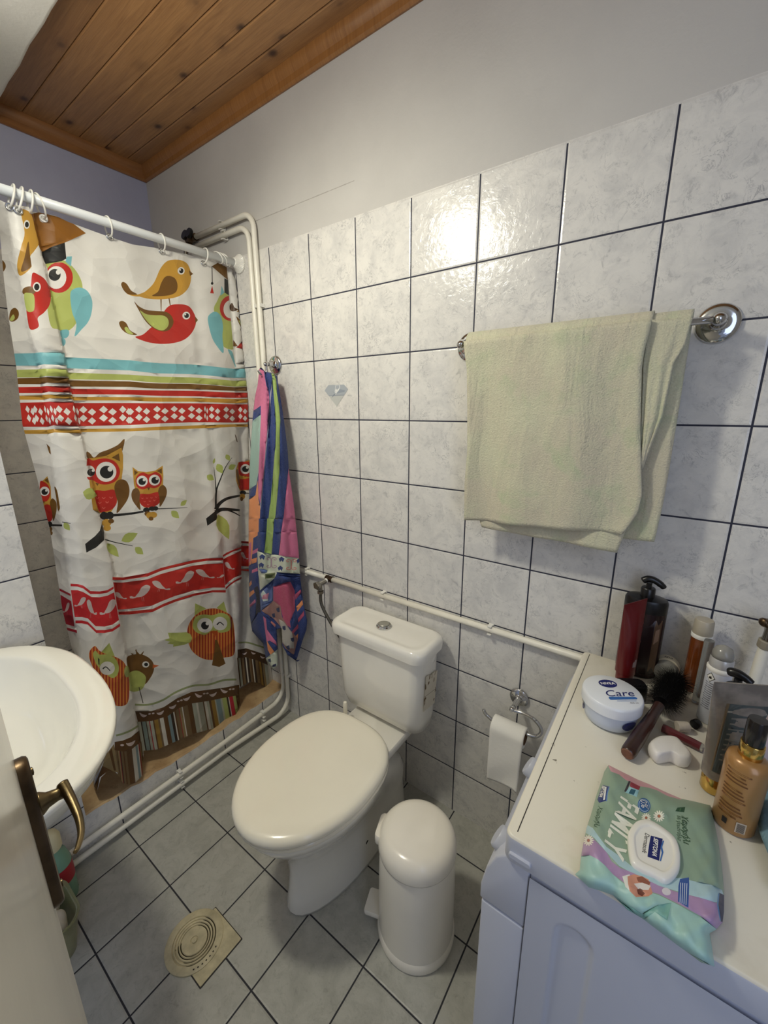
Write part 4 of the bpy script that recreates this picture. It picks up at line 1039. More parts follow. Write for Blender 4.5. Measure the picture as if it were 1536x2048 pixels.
A(BRN, T(CF, [(1268,765),(1285,770),(1348,950),(1300,975),(1243,962),(1260,870)]))
A(LIM, T(CF, [(905,712),(980,712),(1050,708),(1080,725),(1092,755),(1080,785),(1030,805),(945,820),(948,802),(900,795),(922,782),(878,768),(918,755)]))
A(BRN, TS(CF, [(590,905),(640,880),(700,878),(760,905),(795,950),(795,1010),(760,1075),(720,1110),(620,1110),(600,1000)]))
for x, y, x2, y2 in ((640,880,622,872),(670,885,660,838),(685,885,655,845),(700,885,720,855)): stroke(BRN, CF, [(x,y),(x2,y2)], 8, 2)
A(WHT, EL(CF,735,956,27,24)); A(DRK, EL(CF,738,956,15,14)); A((206,104,50), T(CF, [(790,955),(838,964),(788,988)]))
A(LIM, TS(CF, [(598,1040),(640,1005),(690,1010),(735,1050),(728,1110),(700,1150),(640,1165),(600,1140)]))
stroke((70,60,50), CG, [(468,565),(498,682)], 3, 3)
# the same owl on the left fold, partly behind the basin
A(LIM, T(CF, [(385,870),(455,790),(500,900)]))
stripes(CF, [(300,900),(340,815),(380,850),(440,880),(520,905),(575,950),(600,1040),(610,1130),(590,1260),(480,1260),(400,1120)], 300, 612, 13)
A(LIM, TS(CF, [(330,880),(350,850),(380,880),(440,880),(500,910),(528,970),(520,1030),(480,1060),(420,1020),(360,960)])); A(WHT, EL(CF,440,985,58,52)); stroke(DRK, CF, [(405,990),(430,975),(462,1005)], 5, 3); A(DRK, T(CF, [(368,905),(380,915),(380,960),(372,955)]))
A((176,186,110), EL(CF,590,1010,20,45))
# --- lower border
def gribbon(c, top_, bot_): A(c, T(CG, list(top_)+list(bot_)[::-1]))
SAGE = (160,170,120)
def line_(c, pts, w): stroke(c, CG, pts, w, w)
line_(SAGE, [(438,692),(540,692),(640,660),(740,600),(860,555),(980,545),(1080,515),(1180,508)], 7)
mt = [(440,740),(560,740),(650,710),(740,650),(850,600),(1000,580),(1110,565),(1200,548)]; mb_ = [(460,818),(560,812),(680,775),(760,718),(850,684),(980,665),(1100,640),(1205,622)]
be = [(500,1040),(600,1030),(720,980),(850,920),(1000,880),(1100,862),(1215,840)]
def lerp_line(L_, x):
    for a, b in zip(L_, L_[1:]):
        if a[0] <= x <= b[0]: return a[1]+(b[1]-a[1])*(x-a[0])/(b[0]-a[0])
    return L_[0][1] if x < L_[0][0] else L_[-1][1]
pal = dict(b=(98,66,32), s=(176,178,160), d=(58,42,30), t=(126,140,132), r=(160,44,48), k=(150,128,88), w=(214,208,194), o=(156,122,52), g=(160,158,140), B=(128,148,150), l=(174,184,110), c=(200,40,60), n=(122,98,66))
def stripebar(seq, x0, x1, top_, bot_, lean, CC_):
    tot = sum(w for _, w in seq); x = x0
    for c, w in seq:
        xa, xb = x, x + (x1-x0)*w/tot; x = xb
        A(pal[c], T(CC_, [(xa, lerp_line(top_, xa)-3), (xb, lerp_line(top_, xb)-3), (xb+lean, lerp_line(bot_, xb+lean)+12), (xa+lean, lerp_line(bot_, xa+lean)+12)]))
stripebar([('s',3),('d',1),('t',3),('d',.7),('g',2),('r',.8),('s',2.4),('b',1),('o',3),('n',1.5),('w',3),('b',3.4),('B',2.4),('d',2),('w',1),('b',1),('n',2.4),('r',.5),('k',2),('w',.8),('n',4),('b',3.5),('s',3.2),('w',1.5),('g',4),('b',1),('w',2),('s',2),('b',1.6),('o',3),('s',1),('B',3.6),('s',1.4),('l',3.5),('d',1.4),('w',.7),('c',3),('l',2.4),('b',3)], 452, 1202, mb_, be, 40, CG)
gribbon(pal['b'], mt, mb_)
def birdie(C, x, y, s, fl=1):
    A(SMALL, TS(C, [(x+fl*u*s, y+v*s) for u, v in ((-.9,-.55),(-.6,.1),(-.1,.5),(.5,.4),(.8,0),(.5,.0),(.1,-.1),(-.4,-.3))], 3))
for x, y, fl in ((500,768,1),(622,752,-1),(712,708,-1),(815,648,-1),(905,625,1),(1008,618,-1),(1092,592,1)): birdie(CG, x, y, 32, fl)
for x, y in ((545,760),(572,756),(755,668),(778,660),(945,612),(968,610),(1135,580),(1158,578)): A(SMALL, EL(CG, x, y, 10, 6, -.2, 10))
line_(SAGE, [(300,918),(350,905),(410,880),(462,848)], 7)
lt = [(290,965),(350,955),(410,930),(470,880)]; lb_ = [(290,1025),(350,1035),(400,1030),(482,965)]; lbe = [(150,1330),(250,1180),(300,1190),(360,1275),(430,1290),(480,1240),(520,1190)]
stripebar([('n',3),('b',1),('k',2),('r',.6),('d',1),('n',2.4),('b',1.4),('n',2.6),('b',6),('w',4),('B',2.2),('w',1),('r',1.2),('k',1.2),('b',1)], 285, 485, lb_, lbe, 30, CG)
A(pal['b'], T(CG, [(200,1140),(250,1110),(300,1190),(240,1178),(180,1225),(160,1335),(140,1290)])); A(pal['k'], T(CG, [(225,1060),(285,980),(320,1190),(280,1180),(200,1140)])); A(pal['b'], T(CG, [(250,1040),(268,1010),(300,1175),(285,1175)]))
gribbon(pal['b'], lt, lb_); birdie(CG, 405, 975, 40, -1); A(SMALL, EL(CG,345,988,14,8))
line_(SAGE, [(1195,240),(1260,238),(1330,258),(1400,280)], 6)
rt = [(1190,290),(1250,280),(1330,305),(1400,330)]; rb = [(1190,352),(1250,346),(1330,368),(1410,402)]; rbe = [(1170,570),(1220,545),(1290,530),(1350,540),(1400,572),(1460,545)]
stripebar([('b',1),('s',2),('b',1),('n',2),('d',1.5),('w',1.2),('d',2),('n',1.5),('b',1.5),('w',1),('d',2),('n',2.5),('b',1),('o',2),('d',1),('k',2),('s',3),('w',1.5)], 1185, 1420, rb, rbe, 22, CG)
gribbon((84,58,30), rt, rb)
for x, y, fl in ((1240,318,-1),(1305,315,1),(1372,345,1)): birdie(CG, x, y, 20, fl)
ex = []
for L_, w in ((SEAM,(-3,3)),(F2,(-3,-1,1,3,5)),(F3,(-8,-3,2,6,12)),(F4,(-3,0,3,5))):
    y = L_[0][1]
    while y < L_[-1][1]:
        for w_ in w: ex.append((pl(L_, y)+w_, y))
        y += 6
t = empty('shower_curtain', (-.15, -.35, 1.93), 'white shower curtain printed with owls, birds and coloured bands', 'shower curtain')
M_cur = art_mat('printed_curtain', 0.42, bump=0.05, bscale=500, big=0.12, crumple=0.55)
nt = M_cur.node_tree; tl = nt.nodes.new('ShaderNodeBsdfTranslucent'); mx = nt.nodes.new('ShaderNodeMixShader'); mx.inputs[0].default_value = 0.22
nt.links.new(nt.nodes['Attribute'].outputs['Color'], tl.inputs['Color']); nt.links.new(nt.nodes['Principled BSDF'].outputs[0], mx.inputs[1]); nt.links.new(tl.outputs[0], mx.inputs[2]); nt.links.new(mx.outputs[0], nt.nodes['Material Output'].inputs['Surface'])
cur = art('cloth', region, sh, 8.0, curtain, M_cur, t, base=(234,231,224), extra=ex)
# ------------------------------------------------------------------ rings and eyelets
rings_ = [((25,372),(20,414),'white curtain ring nearest the near end of the rod'), ((42,378),(36,421),'second white curtain ring from the near end of the rod'), ((60,386),(60,425),'white ring beside the folded top of the curtain'), ((73,392),(87,437),'white ring over the brown cap of the printed owl'),
          ((213,434),(219,474),'white ring at the plain top edge right of the brown cap'), ((322,470),(323,503),'white ring above the printed gold bird, at its tail side'), ((410,497),(407,527),'white ring beside the small brown triangle of the print'),
          ((433,502),(438,527),'first white ring of the bunch gathered at the wall end'), ((441,505),(445,530),'second white ring of the bunch gathered at the wall end'), ((448,508),(451,533),'third white ring of the bunch gathered at the wall end')]
for k, ((ax_, ay_), (bx_, by_), lab) in enumerate(rings_):
    a = at_x(ax_, ay_, RX); b = curtain(bx_, by_)
    y = a.y; tr = empty('curtain_ring', (RX, y, RZ-.015), lab, 'curtain ring', 'rings on the curtain rod')
    lo = Vector((b.x+.004, b.y, b.z)); up = Vector((RX, y, RZ+.0165)); hgt = (up-lo).length; c = (up+lo)/2; dirn = (up-lo).normalized()
    nrm = Vector((1,0,0)).cross(dirn).normalized()
    mb = MB(); mb.ring(c, nrm, 1.0*hgt/2, .0024, 26, 8, 0, 1.0, .0215/(hgt/2), dirn); make('loop', mb, M_ringw, tr, smooth=180)
    q = curtain(bx_-1, by_); q2 = curtain(bx_, by_-2); nv = (q-b).cross(q2-b).normalized()
    if nv.dot(CAM-b) < 0: nv = -nv
    if k not in (7, 8, 9, 2):
        mb = MB(); mb.ring(b + nv*.0012, nv, .0075, .0024, 24, 8); o = make('eyelet', mb, M_white if k == 3 else M_chrome, t, smooth=180)

# ------------------------------------------------------------------ striped towel on the hook
CH, CI = (480,700,.17582), (480,1040,.15625)
BLU, PNK, GRN, ORG, GRY, CRM = (34,56,116), (200,108,144), (152,176,96), (232,148,92), (150,180,170), (200,206,186)
SL = [(519,739.6),(516,770),(511,791),(507.7,819),(505,850),(500,930),(499,980),(498,1040),(498,1130),(499,1180),(500,1230),(505,1262),(527,1287),(533,1321),(546,1339)]
SR = [(525,738),(530,744),(545,746.6),(553,752),(557,774),(566,832),(575,902),(577,941),(586,999),(592.5,1060),(596,1094),(600,1152),(607,1210),(614,1240),(612.8,1258.7),(605,1280),(592,1321)]
def towel_depth(u, v):
    l, r = pl(SL, v), pl(SR, v); t = min(1, max(0, (u-l)/(r-l))); b = .030 + .032*sst(740, 900, v)
    env = math.sin(PI*(.06+.90*t))**.55
    d = .012 + b*env + .010*math.sin(t*13 + .6 + v*.004)*env*sst(745, 830, v) + .006*math.sin(t*29 - v*.006)*env
    if v > 1158: d -= .012*sst(1158, 1166, v)*(1 if u > 552 else .4)
    return d
def towel_fn(u, v):
    l, r = pl(SL, v), pl(SR, v); t = min(1, max(0, (u-l)/(r-l)))
    P = at_y(u, v, -.028 - .052*(1-t)*sst(760, 900, v) - towel_depth(u, v)); return P
tw = []
B_ = lambda c, C, p: tw.append((c, T(C, p)))
B_(PNK, CH, [(225,215),(285,250),(330,480),(335,560),(320,800),(300,1050),(265,1500),(240,1760),(210,1650),(215,1400),(225,1100),(240,750),(240,640),(158,690),(175,520),(205,400)])
B_(BLU, CH, [(150,700),(240,635),(240,735),(150,805)])
B_(GRY, CH, [(150,805),(240,735),(215,1390),(190,1530),(105,1610),(100,1300),(120,1000)])
B_(BLU, CH, [(270,240),(370,262),(345,560),(325,480),(300,400),(285,300)]); B_(BLU, CH, [(195,1500),(215,1390),(215,1480),(195,1560)]); B_(BLU, CH, [(90,1600),(190,1530),(180,1660),(90,1720)])
B_(ORG, CH, [(90,1710),(180,1650),(205,1480),(215,1700),(235,1780),(225,2070),(90,2070)])
B_((150,148,170), CH, [(345,480),(370,300),(360,520),(325,900),(270,1500),(240,1820),(232,1780),(262,1450),(310,950)])
B_(BLU, CH, [(370,330),(400,500),(405,850),(400,1150),(380,1400),(345,1800),(310,2070),(225,2070),(245,1800),(275,1450),(325,900)])
B_(GRN, CH, [(355,262),(390,280),(415,330),(415,480),(440,640),(455,800),(450,1100),(445,1400),(425,1700),(385,2070),(310,2070),(345,1750),(385,1350),(408,1000),(405,800),(385,520),(370,330)])
B_(BLU, CH, [(415,290),(440,420),(490,750),(540,1150),(545,1350),(520,1700),(475,2070),(385,2070),(430,1650),(450,1350),(455,800),(440,640),(418,480)])
B_(PNK, CH, [(550,1340),(600,1700),(650,2070),(470,2070),(515,1720),(540,1420)])
B_(ORG, CI, [(100,-20),(240,-20),(230,200),(175,230),(165,420),(150,560),(100,600)])
B_(PNK, CI, [(120,300),(150,280),(140,520),(110,560)])
B_(BLU, CI, [(175,235),(240,190),(240,360),(165,395)]); B_(PNK, CI, [(165,395),(235,358),(228,415),(160,440)]); B_(BLU, CI, [(160,440),(228,410),(222,478),(155,500)]); B_(ORG, CI, [(155,500),(222,478),(215,540),(155,560)])
B_(BLU, CI, [(120,590),(220,545),(235,620),(235,820),(180,860),(240,930),(240,1180),(140,1340),(90,1200),(100,640)])
B_(PNK, CI, [(158,640),(228,610),(232,650),(155,680)]); B_(ORG, CI, [(100,840),(150,770),(155,820),(100,880)]); B_(ORG, CI, [(120,930),(180,890),(190,930),(125,990)]); B_(PNK, CI, [(120,1090),(200,1010),(205,1050),(120,1130)])
B_(BLU, CI, [(245,-20),(345,-20),(315,410),(240,400)]); B_(GRN, CI, [(350,-20),(440,-20),(410,440),(310,415)]); B_(BLU, CI, [(440,-20),(550,-20),(500,445),(408,440)]); B_(PNK, CI, [(550,-20),(725,-20),(770,500),(500,450)])
B_((30,28,44), CI, [(230,840),(250,900),(270,1180),(240,1180),(200,1230),(215,1000),(185,870)])
B_(BLU, CI, [(140,1330),(240,1180),(290,1220),(320,1400),(340,1560),(345,1760),(310,1600),(160,1430)])
B_(BLU, CI, [(260,700),(480,680),(780,700),(790,760),(640,790),(430,850),(420,1030),(280,1100)])
B_((176,74,104), CI, [(430,850),(640,785),(720,780),(700,900),(700,1150),(650,1380),(560,1310),(520,1100),(430,1030)])
B_(BLU, CI, [(640,785),(780,740),(870,1280),(850,1420),(790,1560),(740,1500),(670,1480),(640,1300),(700,1150),(700,900)])
B_((176,74,104), CI, [(705,950),(775,890),(785,930),(710,1020)]); B_(ORG, CI, [(720,1110),(795,1020),(805,1080),(735,1170)]); B_((176,74,104), CI, [(740,1260),(815,1160),(820,1220),(745,1310)]); B_((176,74,104), CI, [(665,1420),(740,1330),(745,1380),(665,1470)]); B_(ORG, CI, [(690,1500),(745,1450),(740,1540),(710,1540)])
B_(CRM, CI, [(225,398),(400,440),(765,490),(775,690),(480,670),(440,750),(260,900),(240,700)])
B_(BLU, CI, [(470,665),(780,690),(780,725),(480,700)]); B_((120,130,84), CI, [(325,690),(455,670),(450,740),(320,750)])
for x, y in ((285,475),(535,505),(275,580),(520,620),(755,525)): B_(BLU, CI, [(x-35,y-10),(x,y-38),(x+34,y-12),(x+18,y+35),(x,y+10),(x-20,y+34)])
def scroll(x, y, s, c):
    for fx in (-1, 1):
        for fy in (-1, 1):
            pts = [(x+fx*s*.05,y),(x+fx*s*.12,y+fy*s*.8),(x+fx*s*.6,y+fy*s*1.0),(x+fx*s*.95,y+fy*s*.75),(x+fx*s*.7,y+fy*s*.5),(x+fx*s*.5,y+fy*s*.7)]
            sp = [(p.x, p.y) for p in spline([(a, b, 0) for a, b in pts], 4)]; w = 5.5
            Lh = []; Rh = []
            for i, p in enumerate(sp):
                a, b = sp[max(i-1,0)], sp[min(i+1,len(sp)-1)]; dx, dy = b[0]-a[0], b[1]-a[1]; m = math.hypot(dx, dy) or 1
                Lh.append((p[0]-dy/m*w, p[1]+dx/m*w)); Rh.append((p[0]+dy/m*w, p[1]-dx/m*w))
            B_(c, CI, Lh + Rh[::-1])
scroll(405, 545, 66, (170,140,156)); scroll(655, 570, 66, (214,140,130))
B_((88,110,160), CI, [(240,620),(350,645),(340,670),(280,680)])
B_((90,108,156), CI, [(260,930),(410,800),(420,1040),(270,1160)]); B_((200,212,206), CI, [(300,900),(340,950),(360,1030),(300,1040),(270,950)]); B_((206,140,160), CI, [(300,960),(370,930),(350,1010),(280,1010)])
B_((150,112,104), CI, [(280,1160),(430,1030),(520,1100),(540,1240),(640,1400),(740,1520),(690,1720),(600,1680),(540,1560),(530,1380),(420,1260)])
B_((176,170,160), CI, [(500,1270),(560,1300),(660,1430),(680,1520),(690,1640),(600,1640),(545,1560),(535,1400)])
for x, y in ((490,1150),(430,1220),(565,1380),(670,1530),(615,1630),(430,1420)): B_((44,52,86), CI, [(x-22,y-20),(x+18,y-30),(x+22,y+22),(x,y+30),(x-18,y+10)])
B_(BLU, CI, [(270,1160),(420,1250),(530,1370),(480,1360),(340,1260),(280,1200)]); B_(BLU, CI, [(555,1620),(700,1740),(740,1770),(725,1810),(600,1730)])
B_(BLU, CI, [(300,1220),(420,1300),(490,1380),(470,1480),(470,1660),(350,1760),(330,1500)])
B_((206,110,150), CI, [(300,1230),(335,1260),(350,1400),(460,1560),(470,1610),(380,1540),(345,1560)]); B_(ORG, CI, [(345,1540),(380,1600),(440,1680),(400,1740),(360,1660)]); B_((206,130,120), CI, [(400,1290),(460,1340),(450,1370),(390,1310)])
B_(CRM, CI, [(335,1770),(480,1650),(490,1850),(420,1920),(350,1840)]); B_((44,52,86), CI, [(360,1780),(395,1770),(400,1820),(370,1810)]); B_((44,52,86), CI, [(420,1850),(465,1835),(460,1870),(415,1875)])
treg = [(519,739.6),(521,735)] + SR + [(600,1320),(595,1323),(575,1309),(565,1290),(564,1256),(553,1259),(555,1298),(555.5,1330),(546,1339)] + SL[::-1][1:]
M_terry = N('striped_terry'); at = M_terry.new('ShaderNodeAttribute', attribute_name='Col'); p_ = M_terry.obj()
f_ = M_terry.ramp(M_terry.noise(p_, 320.0, 2.0), 0.35, 0.7)
M_terry = M_terry.out(color=M_terry.mix(M_terry.math('MULTIPLY', f_, 0.06), at.outputs['Color'], (0.75,0.72,0.74,1)), rough=0.95, sheen=0.08, normal=M_terry.bump(M_terry.noise(p_, 420.0, 2.0), 0.5, 0.002))
o = art('striped_towel', treg, tw, 5.0, towel_fn, M_terry, None, base=BLU, solid=.003)
tag(o, 'blue, pink and green striped towel hanging gathered from the wall hook', 'towel')

# ------------------------------------------------------------------ green towel folded over the rail
M_green = N('green_terry'); p_ = M_green.obj()
c_ = M_green.mix(M_green.ramp(M_green.noise(p_, 7.0, 4.0, 0.6), 0.38, 0.62), rgb(206,204,176), rgb(204,196,173))
c_ = M_green.mix(M_green.ramp(M_green.noise(p_, 12.0, 4.0, 0.6, 0.5), 0.52, 0.68), c_, rgb(191,196,164))
c_ = M_green.mix(M_green.math('MULTIPLY', M_green.ramp(M_green.noise(p_, 260.0, 3.0), 0.4, 0.7), 0.25), c_, rgb(158,156,130))
fold_ = M_green.noise(M_green.comb(M_green.math('MULTIPLY', M_green.sep(p_)[0], 13.0), 0.0, M_green.math('MULTIPLY', M_green.sep(p_)[2], 3.0)), 1.6, 2.0, 0.5, 0.8)
M_green = M_green.out(color=c_, rough=0.95, sheen=0.25, normal=M_green.bump(M_green.noise(p_, 300.0, 3.0), 0.7, 0.003, M_green.bump(fold_, 0.32, 0.03)))
t = empty('hanging_towel', ((e0.x+e1.x)/2, BYR, BZ), 'pale green terry towel folded over the chrome rail', 'towel')
CT = (880,560,.42708)
def sheet(name, xt0, xt1, left, right, yfront, zback, label=None, ripple=.004, layer=0.0, nx=44, ph=0.0):
    """left/right: outlines of the hanging front edge as pixel lists (top to bottom); goes over the bar and down behind"""
    rows = []
    rbar = .0068 + .004 + layer
    nb, na, nf = 16, 10, 56
    for i in range(nb):                                  # behind the bar, from the hem upwards
        f_ = i/nb; rows.append(('b', f_))
    for i in range(na + 1): rows.append(('a', i/na))
    for i in range(1, nf + 1): rows.append(('f', i/nf))
    L_ = []
    for kind, f_ in rows:
        row = []
        for j in range(nx + 1):
            s_ = j/nx; xb = xt0 + (xt1-xt0)*s_
            if kind == 'b':
                x = xb; z = zback + (BZ-zback)*f_; y = BYR + rbar + .006*(1-f_)*math.sin(s_*9+1)
                y = min(y, -.006)
            elif kind == 'a':
                a = PI*f_; x = xb; y = BYR + rbar*math.cos(a); z = BZ + rbar*math.sin(a)
            else:
                v0 = left[0][1] + (left[-1][1]-left[0][1])*f_; v1 = right[0][1] + (right[-1][1]-right[0][1])*f_
                Pl = at_y(pl(left, v0), v0, yfront); Pr = at_y(pl(right, v1), v1, yfront)
                k = min(1, f_*6); zl = BZ + (Pl.z-BZ); 
                x = (Pl.x + (Pr.x-Pl.x)*s_)*k + xb*(1-k); z = (Pl.z + (Pr.z-Pl.z)*s_)
                z = min(z, BZ + .002*(1-f_)) if f_ > .02 else z
                w = ripple*(math.sin(s_*8.2+ph+.6*f_) + .7*math.sin(s_*17+ph*2-1.1*f_))*min(1, f_*1.6+.15)
                y = BYR - rbar - layer - .004*f_ + w + (yfront-(BYR-rbar-layer))*min(1, f_*2.5)
            row.append((x, y, z))
        L_.append(row)
    # keep the drop even: the front starts just below the bar
    mb = MB(); mb.loft(L_, False, False, closed=False)
    o = make(name, mb, M_green, t, smooth=180, solid=.0045, offset=0.0)
    if label: o['label'] = label
    return o
lx = at_y(936,680,-.072).x; rx1 = at_y(1306,640,-.072).x; rx2 = at_y(1386,636,-.068).x
sheet('back_layer', lx+.012, rx2-.003, [(975,690),(975,1053)], T(CT, [(1170,180),(1165,300),(1120,600),(1080,850),(1045,1050),(1005,1222)]), -.066, 1.18, 'darker rear layer of the towel', .003, 0.0, ph=1.0)
sheet('under_fold', lx+.012, rx1-.01, T(CT, [(200,290),(190,700),(190,1130),(200,1155)]), T(CT, [(1000,180),(960,700),(900,1100),(830,1274)]), -.076, 1.30, None, .003, .005, ph=2.2)
sheet('side_fold', rx1-.02, rx2, T(CT, [(980,180),(950,400),(942,700),(942,860)]), T(CT, [(1172,172),(1150,300),(1095,390),(1040,640),(975,800),(944,885)]), -.082, 1.42, None, .002, .0095, nx=16, ph=.4)
sheet('front_layer', lx, rx1, T(CT, [(130,275),(130,500),(130,800),(118,950),(117,1122)]), T(CT, [(1000,172),(962,300),(945,420),(938,700),(942,900),(945,1010),(925,1090),(870,1170),(850,1190)]), -.091, 1.36, None, .0075, .0145)

# ------------------------------------------------------------------ toiletries on the washing machine
WT = .8012
def lay(p0, p1, z):
    """text frame on a level surface: from pixel p0 towards pixel p1"""
    a, b = at_z(p0[0], p0[1], z), at_z(p1[0], p1[1], z); u_ = (b-a); L_ = u_.length; u_.normalize(); v_ = Vector((-u_.y, u_.x, 0))
    return (lambda u, v: a + u_*u + v_*v), L_
def wrap(c, r, ang0, z, tilt=0.0):
    """text frame around an upright round body; u runs around it, v up"""
    return lambda u, v: Vector((c[0] + (r+.0004)*math.cos(ang0 + u/r), c[1] + (r+.0004)*math.sin(ang0 + u/r), z + v))
T_dark = plain('dark_print', rgb(44,38,34), 0.5); T_navy = plain('navy_print', rgb(24,34,104), 0.4); T_blue = plain('blue_print', rgb(60,110,180), 0.4)
T_grey = plain('grey_print', rgb(126,128,140), 0.5); T_white = M_white; T_redd = plain('faded_red_print', rgb(140,84,78), 0.5)
M_amber = plain('amber_plastic', rgb(120,62,26), 0.15, coat=0.3, var=0.3, vscale=40)
M_clear = plain('clear_plastic', rgb(226,224,216), 0.12, trans=0.75, ior=1.4)
M_mar = plain('maroon_bottle', rgb(38,14,14), 0.25, var=0.4, vscale=40)

def upright(name, c, label, cat): return empty(name, (c[0], c[1], WT), label, cat)
def lath(parent, name, prof, c, mat, seg=32, sx=1.0, sy=1.0, smooth=45, **k):
    mb = MB(); mb.lathe([(r, h) for r, h in prof], (c[0], c[1], WT), seg=seg, sx=sx, sy=sy, **k); return make(name, mb, mat, parent, smooth=smooth)

# dark pump bottle by the wall
c = (1.277, -.043); t = upright('shampoo_bottle', c, 'large dark maroon bottle with black pump against the tiled wall', 'bottle')
lath(t, 'body', [(.040,0),(.0425,.006),(.0425,.165),(.0415,.168)], c, M_mar, 40, 1.0, .66)
lath(t, 'collar', [(.0428,.162),(.0428,.186),(.040,.192),(.020,.195),(.015,.196)], c, M_black, 40, 1.0, .66)
lath(t, 'pump', [(.0145,.194),(.0145,.214),(.013,.216),(.006,.217),(.006,.228)], c, M_black, 24)
mb = MB(); top_ = Vector((c[0], c[1], WT+.231)); mb.tube(spline([top_ + Vector((-.014,-.004,-.001)), top_ + Vector((-.004,-.002,.006)), top_ + Vector((.010,.0,.004)), top_ + Vector((.024,.002,-.005)), top_ + Vector((.028,.003,-.010))], 5), [.004]+[.0075]*9+[.0072]*5+[.0065]*4+[.0055]*2, 12)
make('spout', mb, M_black, t, smooth=180)
mlb = MB(); wl = art('label', [(-.9,.01),(.9,.01),(.9,.155),(-.9,.155)], [((150,126,90), [(-.9,.1),(-.55,.1),(-.55,.104),(-.9,.104)]), ((150,126,90), [(-.9,.06),(-.55,.06),(-.55,.064),(-.9,.064)]), ((96,72,52), [(.45,.02),(.78,.02),(.78,.15),(.45,.15)]), ((150,120,100), [(.5,.09),(.72,.10),(.7,.13),(.52,.125)])], .03,
     lambda u, v: Vector((c[0] + .0429*math.sin(u*1.3), c[1] - .0429*.66*math.cos(u*1.3), WT+v)), art_mat('dark_label_print', 0.35), t, base=(34,13,13))
# red squeeze tube
c = (1.259, -.098); t = upright('red_tube', c, 'red squeeze tube standing before the dark pump bottle', 'tube')
M_redt = plain('red_tube_plastic', rgb(96,18,20), 0.3, coat=0.2)
A0, A1 = Vector((1.239,-.112,WT+.189)), Vector((1.279,-.086,WT+.206)); cc = Vector((c[0], c[1], 0))
def flatring(z, f_):
    out = []
    for k in range(28):
        a = 2*PI*k/28; o = Vector((c[0] + .0205*math.cos(a), c[1] + .0185*math.sin(a), z))
        s_ = .5 + .5*math.cos(a); fl = A0 + (A1-A0)*s_ + Vector((0, .0012*math.sin(a), 0)); fl.z = z + (A0.z + (A1.z-A0.z)*s_ - (A0.z+A1.z)/2)*f_
        out.append(o*(1-f_) + fl*f_)
    return out
mb = MB(); mb.loft([flatring(WT+.022, 0), flatring(WT+.05, .08), flatring(WT+.11, .36), flatring(WT+.16, .72), flatring(WT+.188, .98), flatring(WT+.1985, 1)]); make('body', mb, M_redt, t, smooth=70)
lath(t, 'cap', [(.017,0),(.0175,.003),(.0175,.021),(.017,.022)], c, M_redt, 28)
def tube_front(u, v):
    f_ = min(1, max(0, (v-.022)/.17)); a = -.9 + u*1.3
    r = flatring(WT+v, f_**1.2); k = (a % (2*PI))/(2*PI)*28; i = int(k); p = r[i % 28].lerp(r[(i+1) % 28], k-i)
    return p + Vector((math.cos(a), math.sin(a), 0))*.0006
for k in range(9):
    z_ = .155 - k*.0085
    mb = MB(); w = .30 + .12*math.sin(k*2.3); pts = [tube_front(-.18 + w*2*i/10, z_) for i in range(11)]; pt2 = [tube_front(-.18 + w*2*i/10, z_-.0028) for i in range(11)]
    mb.loft([pts, pt2], False, False, closed=False); make('text_line', mb, T_redd, t, smooth=0)
mb = MB(); mb.loft([[tube_front(.02+.38*i/6, .062) for i in range(7)], [tube_front(.02+.38*i/6, .044) for i in range(7)]], False, False, closed=False); o = make('barcode', mb, plain('pale_print', rgb(160,140,136), 0.5), t, smooth=0); o['label'] = 'small pale code patch'

# cream jar
c = (1.250, -.253); t = upright('cream_jar', c, 'round white NIVEA Care cream jar standing at the machine edge'.replace('NIVEA Care ', 'blue-lettered '), 'jar')
M_jar = plain('jar_plastic', rgb(232,236,242), 0.25, coat=0.2)
lath(t, 'body', [(.040,0),(.0455,.004),(.0485,.018),(.0515,.036),(.0525,.040)], c, plain('jar_body', rgb(202,212,232), 0.25, coat=0.2), 56)
lath(t, 'lid', [(.0535,.038),(.0548,.039),(.0550,.056),(.0535,.0605),(.051,.0622),(0,.0624)], c, M_jar, 64, cap1=False)
zl = WT + .0627
f_, L_ = lay((1205,1385), (1262,1385), zl)
cen = Vector((c[0], c[1], zl)); uu = (f_(1,0)-f_(0,0)); vv = (f_(0,1)-f_(0,0))
lp = lambda u, v: cen + uu*u + vv*v
oc = at_z(1215.5, 1367, zl) - cen; ou, ov = oc.dot(uu), oc.dot(vv)
mb = MB(); mb.add([lp(ou + .0180*math.cos(2*PI*k/32), ov + .0125*math.sin(2*PI*k/32)) for k in range(32)], [tuple(range(32))]); o = make('emblem', mb, T_navy, t, smooth=0); o['label'] = 'dark blue oval emblem on the lid'
lettering('emblem_text', 'NIVEA', .0105, lambda u, v: lp(ou+u, ov+v) + Vector((0,0,.0003)), T_white, t, bold=.0002, sx=1.0)
cq = at_z(1237, 1387, zl) - cen; cu_, cv_ = cq.dot(uu), cq.dot(vv)
lettering('lid_text', 'Care', .025, lambda u, v: lp(cu_+u, cv_+v), T_navy, t, shear=.3, bold=.0001, sx=1.15)
bq = at_z(1246, 1396, zl) - cen; bu, bv = bq.dot(uu), bq.dot(vv)
mb = MB(); mb.add([lp(bu+x, bv+y) for x, y in ((-.027,-.005),(.025,-.0035),(.028,.0),(.025,.0035),(-.025,.0042),(-.028,0))], [(0,1,2,3,4,5)]); mb.add([lp(bu+x, bv-.0080+y) for x, y in ((-.016,-.0006),(.022,-.0004),(.022,.0006),(-.016,.0006))], [(0,1,2,3)]); make('lid_bar', mb, T_blue, t, smooth=0)
lettering('volume_text', '400 ml', .006, lambda u, v: lp(bu+.014+u, bv-.014+v), T_grey, t)
